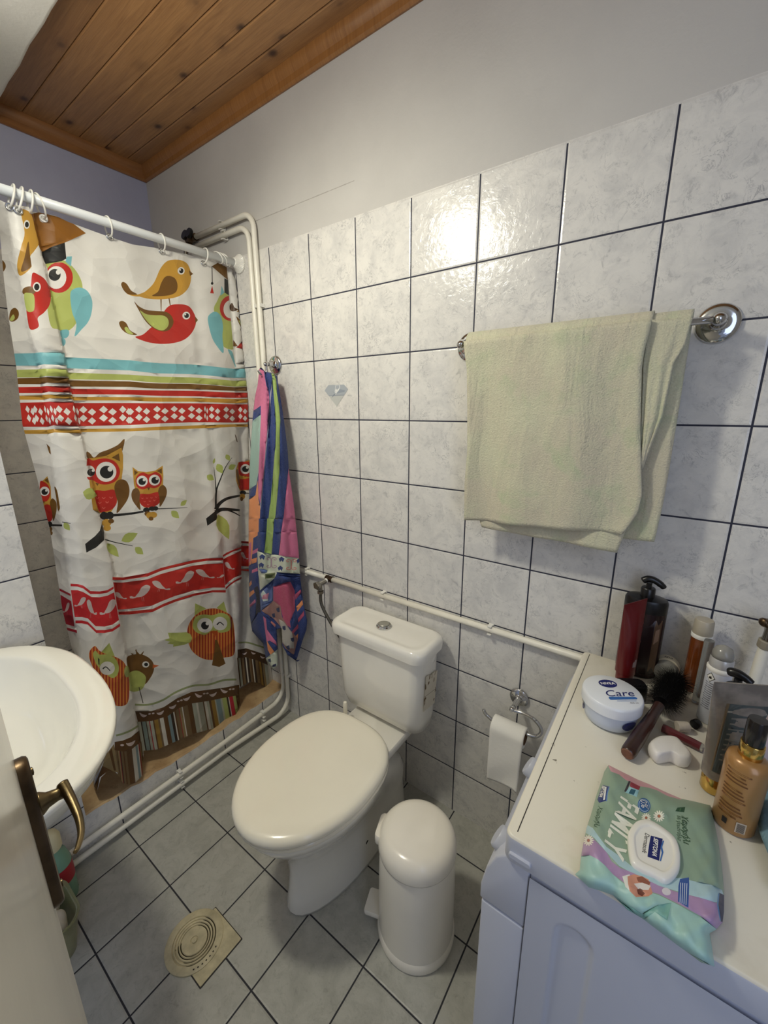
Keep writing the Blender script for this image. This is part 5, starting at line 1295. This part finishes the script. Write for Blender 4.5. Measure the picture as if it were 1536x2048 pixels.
for a0, w in ((-2.9,.30),(-.72,.30)):
    rr = .0505; mb = MB(); pts = []
    n_ = 20
    P0 = [Vector((c[0] + (.0488+.0017*(v/.012+1)+.0006)*math.cos(a0+u), c[1] + (.0488+.0017*(v/.012+1)+.0006)*math.sin(a0+u), WT+.022+v)) for u, v in [(w*math.cos(2*PI*k/24), .0105*math.sin(2*PI*k/24)) for k in range(24)]]
    mb.add(P0, [tuple(range(24))]); make('side_emblem', mb, T_navy, t, smooth=0)

# round bristle brush
H0, H1 = Vector((1.2915,-.352,WT+.0125)), Vector((1.3320,-.203,WT+.0412)); axd = (H1-H0).normalized(); B1 = H1 + axd*.088
t = empty('round_hairbrush', (1.32, -.22, WT), 'round black hairbrush with brown wooden handle lying across the machine', 'hairbrush')
M_wood = plain('brown_handle', rgb(58,32,25), 0.28, coat=0.3, var=0.4, vscale=40)
mb = MB(); pts = [H0 + axd*(.147*f_) for f_ in (0,.02,.06,.3,.6,.85,1.0)]; mb.tube(pts, [.0095,.0115,.0124,.0122,.0108,.009,.010], 20); make('handle', mb, M_wood, t, smooth=60)
mb = MB(); mb.tube([H0 - axd*.0006, H0 + axd*.003], [.0096,.0112], 20); o = make('handle_end', mb, plain('worn_wood', rgb(128,84,62), 0.6, var=0.6, vscale=90), t, smooth=0)
mb = MB(); mb.tube([H1, H1 + axd*.088], [.0135,.0135], 20); make('barrel', mb, M_black, t)
mb = MB(); random.seed(5); x_ = axd.orthogonal().normalized(); y_ = axd.cross(x_)
for i in range(34):
    p = H1 + axd*(.003 + .082*i/33)
    for k in range(40):
        a = 2*PI*(k + .5*(i % 2))/40 + random.uniform(-.06,.06); d_ = x_*math.cos(a) + y_*math.sin(a); ln = random.uniform(.0365,.0408)
        if p.z + d_.z*ln < WT + .001: ln = (WT+.001-p.z)/d_.z
        if ln < .013: continue
        q = p + d_*ln + axd*random.uniform(-.002,.002); s_ = axd*.0005; r_ = d_.cross(axd)*.0005
        mb.add([p + d_*.0125 + s_, p + d_*.0125 - s_*.5 + r_, p + d_*.0125 - s_*.5 - r_, q], [(0,1,3),(1,2,3),(2,0,3)])
o = make('bristles', mb, plain('black_bristle', rgb(16,15,15), 0.45), t, smooth=0); o['kind'] = 'stuff'
# flat comb brush
c = Vector((1.277, -.160, WT)); d_ = Vector((.86, .5, 0)).normalized(); p_ = Vector((-d_.y, d_.x, 0))
t = empty('comb_brush', c, 'black comb brush with a row of short teeth behind the cream jar', 'hairbrush')
mb = MB(); rr = rrect(0, 0, .030, .018, .012, 0, 5); mb.loft([[c + d_*v.x*s_ + p_*v.y*s_ + Vector((0,0,z)) for v in rr] for z, s_ in ((0,.94),(.003,1),(.030,1),(.036,.94))]); make('back', mb, M_black, t, smooth=50)
mb = MB()
for k in range(17):
    p = c + d_*(-.026 + .052*k/16) - p_*.011 + Vector((0,0,.035)); mb.lathe([(.0008,0),(.0006,.006),(.0001,.0065)], p, seg=6)
make('teeth', mb, M_black, t, smooth=0)

# soap
t = empty('soap_bar', (1.35, -.30, WT), 'white soap bar with a hollowed side in front of the hairbrush', 'soap')
M_soap = plain('soap', rgb(234,230,224), 0.4, var=0.06, bump=0.15, bscale=60)
o2 = spline([Vector((x+.005, y-.010, 0)) for x, y in ((1.316,-.296),(1.330,-.268),(1.354,-.252),(1.366,-.262),(1.379,-.282),(1.377,-.300),(1.364,-.306),(1.352,-.303),(1.342,-.312),(1.330,-.322),(1.319,-.313))], 5, True)
cm = sum(o2, Vector())/len(o2); mb = MB()
mb.loft([[Vector((cm.x+(v.x-cm.x)*s_, cm.y+(v.y-cm.y)*s_, WT+z)) for v in o2] for z, s_ in ((0,.86),(.003,.95),(.010,1.0),(.016,.99),(.021,.94),(.0235,.86),(.0245,.72))]); make('bar', mb, M_soap, t, smooth=180)
# maroon stick
a, b = Vector((1.3400,-.2340,WT+.0086)), Vector((1.3990,-.2495,WT+.0086)); d_ = (b-a).normalized()
t = empty('lip_gloss', a, 'dark red tube of lip gloss lying behind the white soap', 'lip gloss')
mb = MB(); mb.tube([a, b], .0083, 8); make('body', mb, plain('maroon_gloss', rgb(96,34,40), 0.15, coat=0.4), t, smooth=30)
mb = MB(); mb.tube([b, b + d_*.004], .0075, 8); make('cap', mb, M_clear, t, smooth=30)
# small caps
def lying(name, a, b, r, mat, label, cat):
    t = empty(name, a, label, cat); mb = MB(); a, b = Vector(a), Vector(b); mb.tube([a, a+(b-a)*.06, a+(b-a)*.94, b], [r*.94, r, r, r*.94], 24); make('shell', mb, mat, t, smooth=50); return t
lying('small_cap', (1.3620,-.216,WT+.0100), (1.3800,-.205,WT+.0100), .0098, plain('ivory_cap', rgb(206,196,182), 0.4, var=0.2, vscale=50), 'small ivory cap lying below the bristles of the round brush', 'cap')
lying('black_cap', (1.3900,-.190,WT+.0092), (1.3960,-.181,WT+.0092), .0090, M_black, 'small black cap lying between the brush and the spray can', 'cap')
# cream jar on its side with script on the rim
jc = Vector((1.336,-.034,WT+.0262)); t = empty('cosmetic_jar', jc, 'small cream jar lying on its side behind the round brush', 'jar')
mb = MB(); mb.lathe([(.020,0),(.0258,.002),(.0258,.020),(.024,.022)], jc + Vector((0,.015,0)), (0,-1,0), seg=40); make('lid', mb, plain('cream_lid', rgb(214,206,184), 0.4), t, smooth=40)
mb = MB(); mb.lathe([(.021,0),(.0235,.001),(.0235,.016),(.021,.017)], jc + Vector((0,-.0075,0)), (0,-1,0), seg=40); make('body', mb, plain('grey_jar', rgb(150,148,140), 0.3), t, smooth=40)
lettering('rim_text', 'spa', .013, lambda u, v: jc + Vector((.0261*math.sin(u/.0258), .004+v, .0261*math.cos(u/.0258))), T_dark, t, shear=.3)
# amber bottle with pale flip cap
c = (1.386, -.045); t = upright('amber_bottle', c, 'slim amber bottle with cloudy white flip cap by the wall', 'bottle')
lath(t, 'body', [(.017,0),(.0185,.004),(.0185,.125),(.017,.130)], c, M_amber)
lath(t, 'cap_ring', [(.0188,.129),(.0192,.130),(.0192,.137),(.0188,.138)], c, M_white)
lath(t, 'cap', [(.0180,.138),(.0185,.140),(.0175,.168),(.0155,.171),(.0,.172)], c, plain('cloudy_cap', rgb(206,196,176), 0.3, trans=0.3), cap1=False)
# clear slim tube
c = (1.3960, -.092); t = upright('clear_tube', c, 'thin clear cylinder between amber bottle and white spray can', 'tube')
lath(t, 'body', [(.0085,0),(.009,.002),(.009,.145),(.0085,.148)], c, plain('smoky_clear', rgb(190,192,190), 0.15, trans=0.7), 24)
# deodorant spray
c = (1.4150, -.142); t = upright('spray_can', c, 'white deodorant spray can with clear domed cap and flame sign', 'spray can')
lath(t, 'can', [(.0190,0),(.0205,.002),(.0205,.112),(.0198,.116)], c, plain('pearl_white_can', rgb(214,218,230), 0.3, coat=0.2), 40)
lath(t, 'shoulder', [(.0200,.114),(.0212,.116),(.0212,.121),(.0195,.124)], c, M_white, 40)
lath(t, 'nozzle_cap', [(.0186,.122),(.0190,.124),(.0188,.140),(.0165,.145)], c, plain('silver_cap', rgb(200,200,200), 0.3, 0.3), 40)
lath(t, 'dome', [(.0176,.143),(.0176,.152),(.0135,.162),(.006,.167),(0,.168)], c, plain('frosted_dome', rgb(196,194,186), 0.2, trans=0.5), 40, cap1=False, smooth=180)
aD = math.atan2(CAM.y - c[1], CAM.x - c[0])
lettering('brand_text', 'D', .020, wrap(c, .0205, aD + .50, WT+.094), T_dark, t, shear=.35)
W_ = wrap(c, .0205, aD - .55, WT+.103)
def patch(fn, pts, name, mat, parent):
    mb = MB(); m = len(pts); mb.add([fn(*p) for p in pts], [tuple(range(m))]); return make(name, mb, mat, parent, smooth=0)
patch(W_, [(0,-.0105),(.0080,0),(0,.0105),(-.0080,0)], 'hazard_sign', T_dark, t)
W2_ = lambda u, v: W_(u, v) + (W_(u, v) - Vector((c[0], c[1], W_(u, v).z)))*.012
patch(W2_, [(0,-.0088),(.0066,0),(0,.0088),(-.0066,0)], 'hazard_field', T_white, t)
W3_ = lambda u, v: W_(u, v) + (W_(u, v) - Vector((c[0], c[1], W_(u, v).z)))*.024
patch(W3_, [(-.0020,-.0032),(.0020,-.0032),(.0026,-.0008),(.0010,.0032),(.0002,.0012),(-.0008,.0022),(-.0026,-.0006)], 'flame', T_dark, t)
random.seed(11)
for k in range(15):
    v = .086 - k*.0042; w = .0075 - .0006*(k % 3)
    patch(W_, [(-w,v),(-w*.3,v),(w*.4,v),(w,v),(w,v+.0022),(w*.4,v+.0022),(-w*.3,v+.0022),(-w,v+.0022)], 'text_line', T_grey, t) if k < 0 else None
for k in range(13):
    v = -.014 - k*.0046; w = .0078 - .0006*(k % 3); patch(W_, [(-w,v),(-w*.3,v),(w*.4,v),(w,v),(w,v+.0024),(w*.4,v+.0024),(-w*.3,v+.0024),(-w,v+.0024)], 'text_line', T_grey, t)
# amber pump bottle
c = (1.4320, -.222); t = upright('pump_bottle', c, 'ribbed amber bottle with black pump behind the taupe squeeze tube', 'bottle')
rp = [(.021,0),(.0245,.004)]
for k in range(11): rp += [(.0245,.008+k*.009),(.0238,.0115+k*.009)]
lath(t, 'body', rp + [(.022,.110),(.014,.116)], c, M_amber, 36)
lath(t, 'collar', [(.0145,.114),(.0160,.115),(.0160,.134),(.0140,.136),(.006,.137),(.006,.150)], c, M_black, 28)
mb = MB(); p = Vector((c[0], c[1], WT+.155)); mb.tube(spline([p+Vector((-.016,.004,.001)), p+Vector((-.006,.002,.004)), p+Vector((.006,-.001,.002)), p+Vector((.018,-.004,-.004))], 5), [.005,.0065,.0075,.008,.008,.008,.008,.008,.0078,.0075,.007,.0068,.0065,.006,.0055,.005], 12); make('spout', mb, M_black, t, smooth=180)
# taupe squeeze tube standing on a gold cap
c = (1.4135, -.333); t = upright('taupe_tube', c, 'large taupe squeeze tube standing on gold cap behind the gold bottle', 'tube')
A0, A1 = Vector((1.3860,-.3460,0)), Vector((1.472,-.2985,0))
M_taupe = N('taupe_tube_print'); p__ = M_taupe.obj(); zz = M_taupe.sep(p__)[2]
c_ = M_taupe.mix(M_taupe.ramp(M_taupe.noise(p__, 30.0, 3.0), 0.4, 0.6), rgb(142,132,122), rgb(116,108,100))
M_taupe = M_taupe.out(color=c_, rough=0.25, coat=0.3)
def fr(z, f_):
    out = []
    for k in range(32):
        a = 2*PI*k/32; o = Vector((c[0] + .0185*math.cos(a), c[1] + .0185*math.sin(a), WT+z)); s_ = .5 + .5*math.cos(a)
        fl = A0 + (A1-A0)*s_; q_ = (A1-A0).normalized(); fl = fl + Vector((-q_.y, q_.x, 0))*(.0014*math.sin(a)); fl.z = WT+z; out.append(o*(1-f_) + fl*f_)
    return out
mb = MB(); mb.loft([fr(.030,0), fr(.036,.04), fr(.08,.22), fr(.13,.55), fr(.17,.87), fr(.186,.985), fr(.200,1)]); make('body', mb, M_taupe, t, smooth=60)
lath(t, 'cap', [(.0155,0),(.0165,.002),(.0165,.029),(.0155,.030)], c, M_gold)
def tfront(u, v):
    f_ = [(.030,0),(.08,.22),(.13,.55),(.17,.87),(.186,.985),(.2,1)]; q = 1
    for (a_, fa), (b_, fb) in zip(f_, f_[1:]):
        if a_ <= v <= b_: q = fa + (fb-fa)*(v-a_)/(b_-a_)
    r = fr(v, q); a = PI + .25 + u*(PI-.5); k = a/(2*PI)*32; i = int(k); p = r[i % 32].lerp(r[(i+1) % 32], k-i); return p + Vector((.2,-1,0)).normalized()*.0006
o = art('label', [(.30,.045),(1,.045),(1,.165),(.30,.165)], [((150,146,138), [(.34,.150),(.98,.150),(.98,.153),(.34,.153)]), ((116,98,76), [(.30,.045),(.34,.045),(.34,.165),(.30,.165)])] + [((120,118,112), [(.42,.140-k*.009),(.9-.1*(k%3),.140-k*.009),(.9-.1*(k%3),.1425-k*.009),(.42,.1425-k*.009)]) for k in range(9)], .02, tfront, art_mat('slate_label_print', 0.3), t, base=(70,77,78)); o['label'] = 'slate grey printed panel'
# gold bottle
c = (1.437, -.3885); t = upright('gold_bottle', c, 'gold bottle with black cap and gold collar in front of the taupe tube', 'bottle')
M_goldp = plain('golden_plastic', rgb(172,128,76), 0.3, 0.2, coat=0.3)
lath(t, 'body', [(.0235,0),(.0255,.003),(.0260,.110),(.0245,.119),(.018,.124),(.0135,.125)], c, M_goldp, 48)
lath(t, 'collar', [(.0135,.124),(.0140,.125),(.0140,.146),(.0135,.147)], c, M_gold, 36)
lath(t, 'cap', [(.0122,.146),(.0125,.147),(.0122,.182),(.0112,.186),(0,.1865)], c, plain('smoked_cap', rgb(34,30,28), 0.15), 36, cap1=False)
aG = math.atan2(CAM.y - c[1], CAM.x - c[0]); W_ = wrap(c, .026, aG - .25, WT+.06)
for k in range(14):
    v = .045 - k*.0058; w = .015 - .003*((k*7) % 4)/3
    if k in (4, 9): continue
    patch(W_, [(-.015+.03*0 + 2*w*i/8, v) for i in range(9)] + [(-.015 + 2*w*i/8, v+.0022) for i in range(8,-1,-1)], 'text_line', plain('brown_print', rgb(110,70,34), 0.5) if k == 0 else bpy.data.materials['brown_print'], t)
patch(W_, [(-.006,-.046),(.0,-.046),(.0,-.036),(-.006,-.036)], 'symbol', T_dark, t)
W5_ = wrap(c, .026, aG + .38, WT+.018)
patch(W5_, [(-.006,-.009),(.006,-.009),(.006,.009),(-.006,.009)], 'barcode_field', plain('pale_field', rgb(206,190,170), 0.5), t)
for k in range(9): patch(lambda u, v: W5_(u, v) + (W5_(u, v)-Vector((c[0], c[1], W5_(u, v).z)))*.012, [(-.0045,-.0075+k*.0017),(.0045,-.0075+k*.0017),(.0045,-.0067+k*.0017),(-.0045,-.0067+k*.0017)], 'barcode_bar', T_dark, t)
# lilac box and blue towel at the frame's edge
bq = at_y(1514, 1446, -.262)
t = empty('lilac_box', (bq.x+.012, -.262, WT), 'pale lilac box at the edge of the photo beside the taupe tube', 'box')
mb = MB(); mb.box((bq.x+.014,-.262,WT),(bq.x+.044,-.225,WT+.125)); make('carton', mb, plain('lilac_card', rgb(196,182,190), 0.5), t, bevel=.0008)
t = empty('blue_towel', (1.53, -.36, WT), 'pale blue terry towel heaped at the edge of the machine', 'towel')
M_blt = plain('blue_terry', rgb(126,160,176), 0.95, bump=0.8, bscale=250, var=0.35, vscale=30)
mb = MB(); rows = []
for i in range(30):
    row = []
    for j in range(24):
        u_, v_ = i/29, j/23; x = 1.4685 + .17*u_; y = -.50 + .26*v_ + .02*(1-u_)
        h = (math.sin(PI*min(1,max(0,u_*.92+.04)))**.5)*(math.sin(PI*min(1,max(0,v_*.96+.02)))**.45)
        row.append((x + .004*math.sin(v_*14), y, WT + .0008 + h*(.045 + .010*math.sin(u_*9+v_*5) + .006*math.sin(v_*17))))
    rows.append(row)
mb.loft(rows, False, False, closed=False); make('cloth', mb, M_blt, t, smooth=180, solid=.003, offset=1.0)
# tap and hose by the wall
t = empty('washer_tap', (1.486, -.05, .80), 'white hose rising to a dark tap on the wall by the machine', 'tap')
hp = [at_y(x, y, -.05) for x, y in ((1503,1374),(1512,1350),(1522,1318),(1530,1296))]
mb = MB(); mb.tube(spline([(1.476,-.05,WT+.001)] + hp, 6), .0105, 16); make('hose', mb, M_paint, t, smooth=180)
d_ = (hp[-1]-hp[-2]).normalized(); mb = MB(); mb.tube([hp[-1], hp[-1]+d_*.003, hp[-1]+d_*.016, hp[-1]+d_*.018], [.013,.0145,.0145,.013], 10); make('collar', mb, plain('grey_collar', rgb(150,142,124), 0.5), t, smooth=30)
e_ = hp[-1]+d_*.018; mb = MB(); mb.tube([e_, e_+d_*.03], .010, 14); mb.tube([e_+d_*.018, (e_.x+.004,-.001,e_.z+.018)], .009, 12); make('spigot', mb, M_dkchrome, t, smooth=40)
hq = at_y(1529, 1245, -.06); mb = MB(); mb.tube(spline([e_+d_*.028, Vector((hq.x+.006,-.062,hq.z-.004)), hq, hq+Vector((-.006,-.004,.0))], 5), [.006]*8+[.009]*5+[.008,.006,.004], 12); make('handle', mb, M_brassdk, t, smooth=180)

# ------------------------------------------------------------------ pack of wet wipes
WC = (1150, 1530, .21003)
out_ = T(WC, [(320,0),(410,45),(500,90),(600,140),(700,180),(870,260),(1010,320),(1150,350),(1290,385),(1330,560),(1365,740),(1390,900),(1410,1080),(1420,1230),(1418,1400),(1405,1500),(1340,1570),(1285,1600),(1300,1700),(1312,1790),(1330,1920),(1200,1880),(1100,1805),(980,1720),(850,1620),(730,1530),(640,1460),(500,1380),(420,1300),(360,1240),(250,1200),(130,1165),(0,1040),(45,1000),(52,925),(60,850),(85,720),(110,600),(150,480),(200,300),(245,170),(280,60)])
def edge_dist(x, y):
    best = 1e9
    for (ax, ay), (bx, by) in zip(out_, out_[1:]+out_[:1]):
        dx, dy = bx-ax, by-ay; L2 = dx*dx+dy*dy; t_ = max(0, min(1, ((x-ax)*dx+(y-ay)*dy)/L2)); best = min(best, (x-ax-dx*t_)**2 + (y-ay-dy*t_)**2)
    return math.sqrt(best)
def wipes(u, v):
    e = edge_dist(u, v); k = min(1, e/26.0); h = .0018 + .031*math.sqrt(max(0, 1-(1-k)**2))
    w = .0022*math.sin(u*.10+v*.045)*math.sin(v*.07-u*.03) + .0016*math.sin(u*.21-v*.12)
    P = at_z(u, v, WT + h + w*k*(.3 if e > 45 else 1.0))
    return P
GR, TL, VI, LB2, PK, NV = (144,168,148), (164,204,198), (176,146,186), (176,206,214), (216,160,170), (36,54,118)
ws = []
WA = lambda c_, pts: ws.append((c_, T(WC, pts)))
WA(PK, [(310,-10),(340,60),(420,90),(480,140),(600,200),(700,215),(780,240),(880,295),(1010,330),(1030,290),(700,150),(500,60),(330,-30)])
WA(LB2, [(100,560),(170,600),(240,700),(300,780),(400,850),(560,980),(700,1040),(880,1080),(1000,1075),(1150,1110),(1300,1140),(1400,1190),(1440,1320),(1300,1300),(1100,1240),(800,1150),(560,1040),(420,960),(300,830),(180,690),(90,640)])
WA(VI, [(80,680),(150,680),(215,740),(300,830),(350,920),(430,980),(560,1030),(800,1150),(1000,1220),(1180,1260),(1340,1310),(1430,1340),(1425,1500),(1350,1560),(1200,1440),(1000,1330),(800,1230),(640,1180),(480,1130),(360,1040),(290,960),(220,900),(140,860),(60,870)])
WA(TL, [(50,870),(140,858),(220,900),(290,960),(360,1040),(480,1140),(640,1190),(800,1240),(1000,1340),(1200,1450),(1350,1565),(1280,1610),(1345,1940),(1000,1740),(640,1470),(360,1245),(120,1180),(-20,1040),(30,1000)])
WA((128,180,172), [(360,1230),(500,1330),(640,1420),(800,1330),(920,1310),(880,1480),(760,1400),(700,1440),(640,1480),(480,1390)])
WA(NV, [(262,190),(325,205),(305,260),(300,340),(230,360),(212,330),(240,250)]); WA((236,238,240), [(282,205),(300,210),(285,330),(268,335)]); WA((90,130,190), [(322,205),(330,206),(312,270),(305,345),(296,346),(300,270)])
WA((66,60,66), [(512,150),(530,155),(490,260),(468,250)]); WA((150,56,70), [(530,158),(622,205),(600,260),(520,200)]); WA((150,196,206), [(520,205),(610,240),(588,305),(480,262)]); WA((44,90,110), [(535,225),(580,240),(560,285),(510,270)])
cx, cy = 658, 385
ws.append(((52,96,150), EL(WC, cx, cy, 60, 72, -.35))); ws.append(((178,200,214), EL(WC, cx, cy, 50, 61, -.35))); ws.append(((52,96,150), EL(WC, cx, cy, 45, 56, -.35)))
def daisy(x, y, r):
    for k in range(13):
        a = 2*PI*k/13; ws.append(((240,236,222), EL(WC, x+math.cos(a)*r*.62, y+math.sin(a)*r*.62, r*.36, r*.12, a, 10)))
    ws.append(((178,110,84), EL(WC, x, y, r*.26, r*.26, 0, 12)))
daisy(678,502,48); daisy(800,487,58); daisy(128,718,55)
WA((52,86,62), [(975,405),(1050,400),(1040,450),(955,440)]); WA((84,120,86), [(1000,410),(1012,410),(1005,440),(992,438)])
WA((228,230,226), [(450,1060),(520,1040),(540,1120),(560,1230),(480,1160)]); WA((212,150,126), [(500,1060),(560,1040),(640,1060),(700,1090),(740,1220),(700,1250),(580,1258),(520,1200),(505,1130)])
WA((150,92,72), [(585,1070),(640,1060),(720,1120),(700,1150),(600,1110)]); WA((232,226,220), [(560,1130),(640,1120),(720,1150),(700,1190),(610,1190)]); WA((120,70,56), [(590,1185),(620,1175),(680,1210),(640,1250),(600,1230)]); WA((212,150,126), [(640,1195),(720,1195),(735,1230),(690,1245)])
ws.append(((222,216,222), EL(WC, 870, 1205, 44, 34, .5)))
WA((60,92,160), [(1000,1085),(1085,1070),(1088,1140),(1080,1360),(980,1300),(985,1150)])
for k in range(4): WA((216,224,234), [(1003+k*20,1120+k*2),(1009+k*20,1120+k*2),(1003+k*19,1310+k*8),(997+k*19,1310+k*8)])
WA((36,44,84), [(1370,1215),(1425,1240),(1425,1500),(1385,1490),(1355,1330)]); WA((110,150,190), [(1362,1225),(1376,1222),(1366,1330),(1390,1490),(1378,1480),(1352,1330)])
t = empty('wet_wipes', (1.335, -.52, WT), 'green, teal and lilac pack of wet wipes with white plastic lid', 'wet wipes')
M_foil = art_mat('foil_pack_print', 0.42, big=0.35)
art('pack', out_, ws, 9.0, wipes, M_foil, t, base=GR)
# flip lid
lid = spline([Vector((*p, 0)) for p in T(WC, [(498,690),(530,610),(580,555),(650,535),(720,545),(830,610),(930,690),(975,760),(1000,870),(995,1000),(960,1070),(900,1125),(840,1128),(760,1085),(640,1030),(550,970),(512,880)])], 4, True)
ZL = WT + .0335
L0 = [at_z(p.x, p.y, ZL) for p in lid]; lc = sum(L0, Vector())/len(L0)
ins = lambda s_, z: [Vector((lc.x+(p.x-lc.x)*s_, lc.y+(p.y-lc.y)*s_, z)) for p in L0]
mb = MB(); mb.loft([ins(1.0, ZL-.006), ins(1.0, ZL+.001), ins(.985, ZL+.004), ins(.94, ZL+.006), ins(.80, ZL+.0068), ins(.745, ZL+.0066), ins(.72, ZL+.0055), ins(.68, ZL+.0052), ins(.40, ZL+.0052)]); make('flip_lid', mb, plain('white_lid_plastic', rgb(240,238,230), 0.25, coat=0.2), t, smooth=180)
ZT2 = ZL + .0056
f_, L_ = lay(T(WC, [(765,685)])[0], T(WC, [(748,870)])[0], ZT2)
bx = T(WC, [(722,672),(835,702),(815,800),(800,912),(690,872),(705,760)])
mb = MB(); mb.add([at_z(*p, ZT2-.0002) for p in bx], [tuple(range(6))]); make('lid_emblem', mb, T_navy, t, smooth=0)
wv = T(WC, [(836,718),(848,722),(830,780),(842,830),(818,915),(806,912),(826,835),(814,785)])
mb = MB(); mb.add([at_z(*p, ZT2) for p in wv], [tuple(range(8))]); make('lid_wave', mb, T_blue, t, smooth=0)
mid, L_ = lay(T(WC, [(762,780)])[0], T(WC, [(752,880)])[0], ZT2+.0002)
lettering('lid_brand', 'SEPTONA', .0070, mid, T_white, t, shear=.15, bold=.0002, sx=.95)
mid, L_ = lay(T(WC, [(672,742)])[0], T(WC, [(656,842)])[0], ZT2); lettering('lid_name', 'Dermasoft', .0075, mid, T_dark, t)
# lettering printed on the pack
def onpack(p0, p1, lift=.0008):
    a = T(WC, [p0])[0]; b = T(WC, [p1])[0]; A_ = at_z(a[0], a[1], WT+.032); B_2 = at_z(b[0], b[1], WT+.032); u_ = (B_2-A_).normalized(); v_ = Vector((-u_.y, u_.x, 0))
    def f(u, v):
        P = A_ + u_*u + v_*v
        q = RM.transposed() @ (P - CAM); px, py = 768 + F*q.x/-q.z, 1024 - F*q.y/-q.z
        Q = wipes(px, py); return Q + (CAM-Q).normalized()*lift
    return f
M_fam = plain('big_white_print', rgb(232,234,222), 0.4)
lettering('pack_title', 'FAMILY', .036, onpack((520,330), (395,700)), M_fam, t, align='LEFT', shear=.2, bold=.0008, sx=.86)
lettering('pack_scent', 'Χαμομήλι', .0105, onpack((1040,485), (1055,680)), plain('green_print', rgb(62,92,66), 0.5), t, align='LEFT', bold=.0002)
lettering('pack_note', 'Μωρομάντηλα', .0062, onpack((985,480), (990,640)), bpy.data.materials['green_print'], t, align='LEFT')
lettering('pack_zero', '0%', .013, onpack((655,370), (668,440)), T_white, t, align='CENTER')
lettering('corner_brand', 'SEPTONA', .0056, onpack((275,200), (232,345)), T_white, t, align='LEFT', bold=.0002)
lettering('corner_scent', 'Χαμομήλι', .0085, onpack((240,395), (215,510)), bpy.data.materials['green_print'], t, align='LEFT')
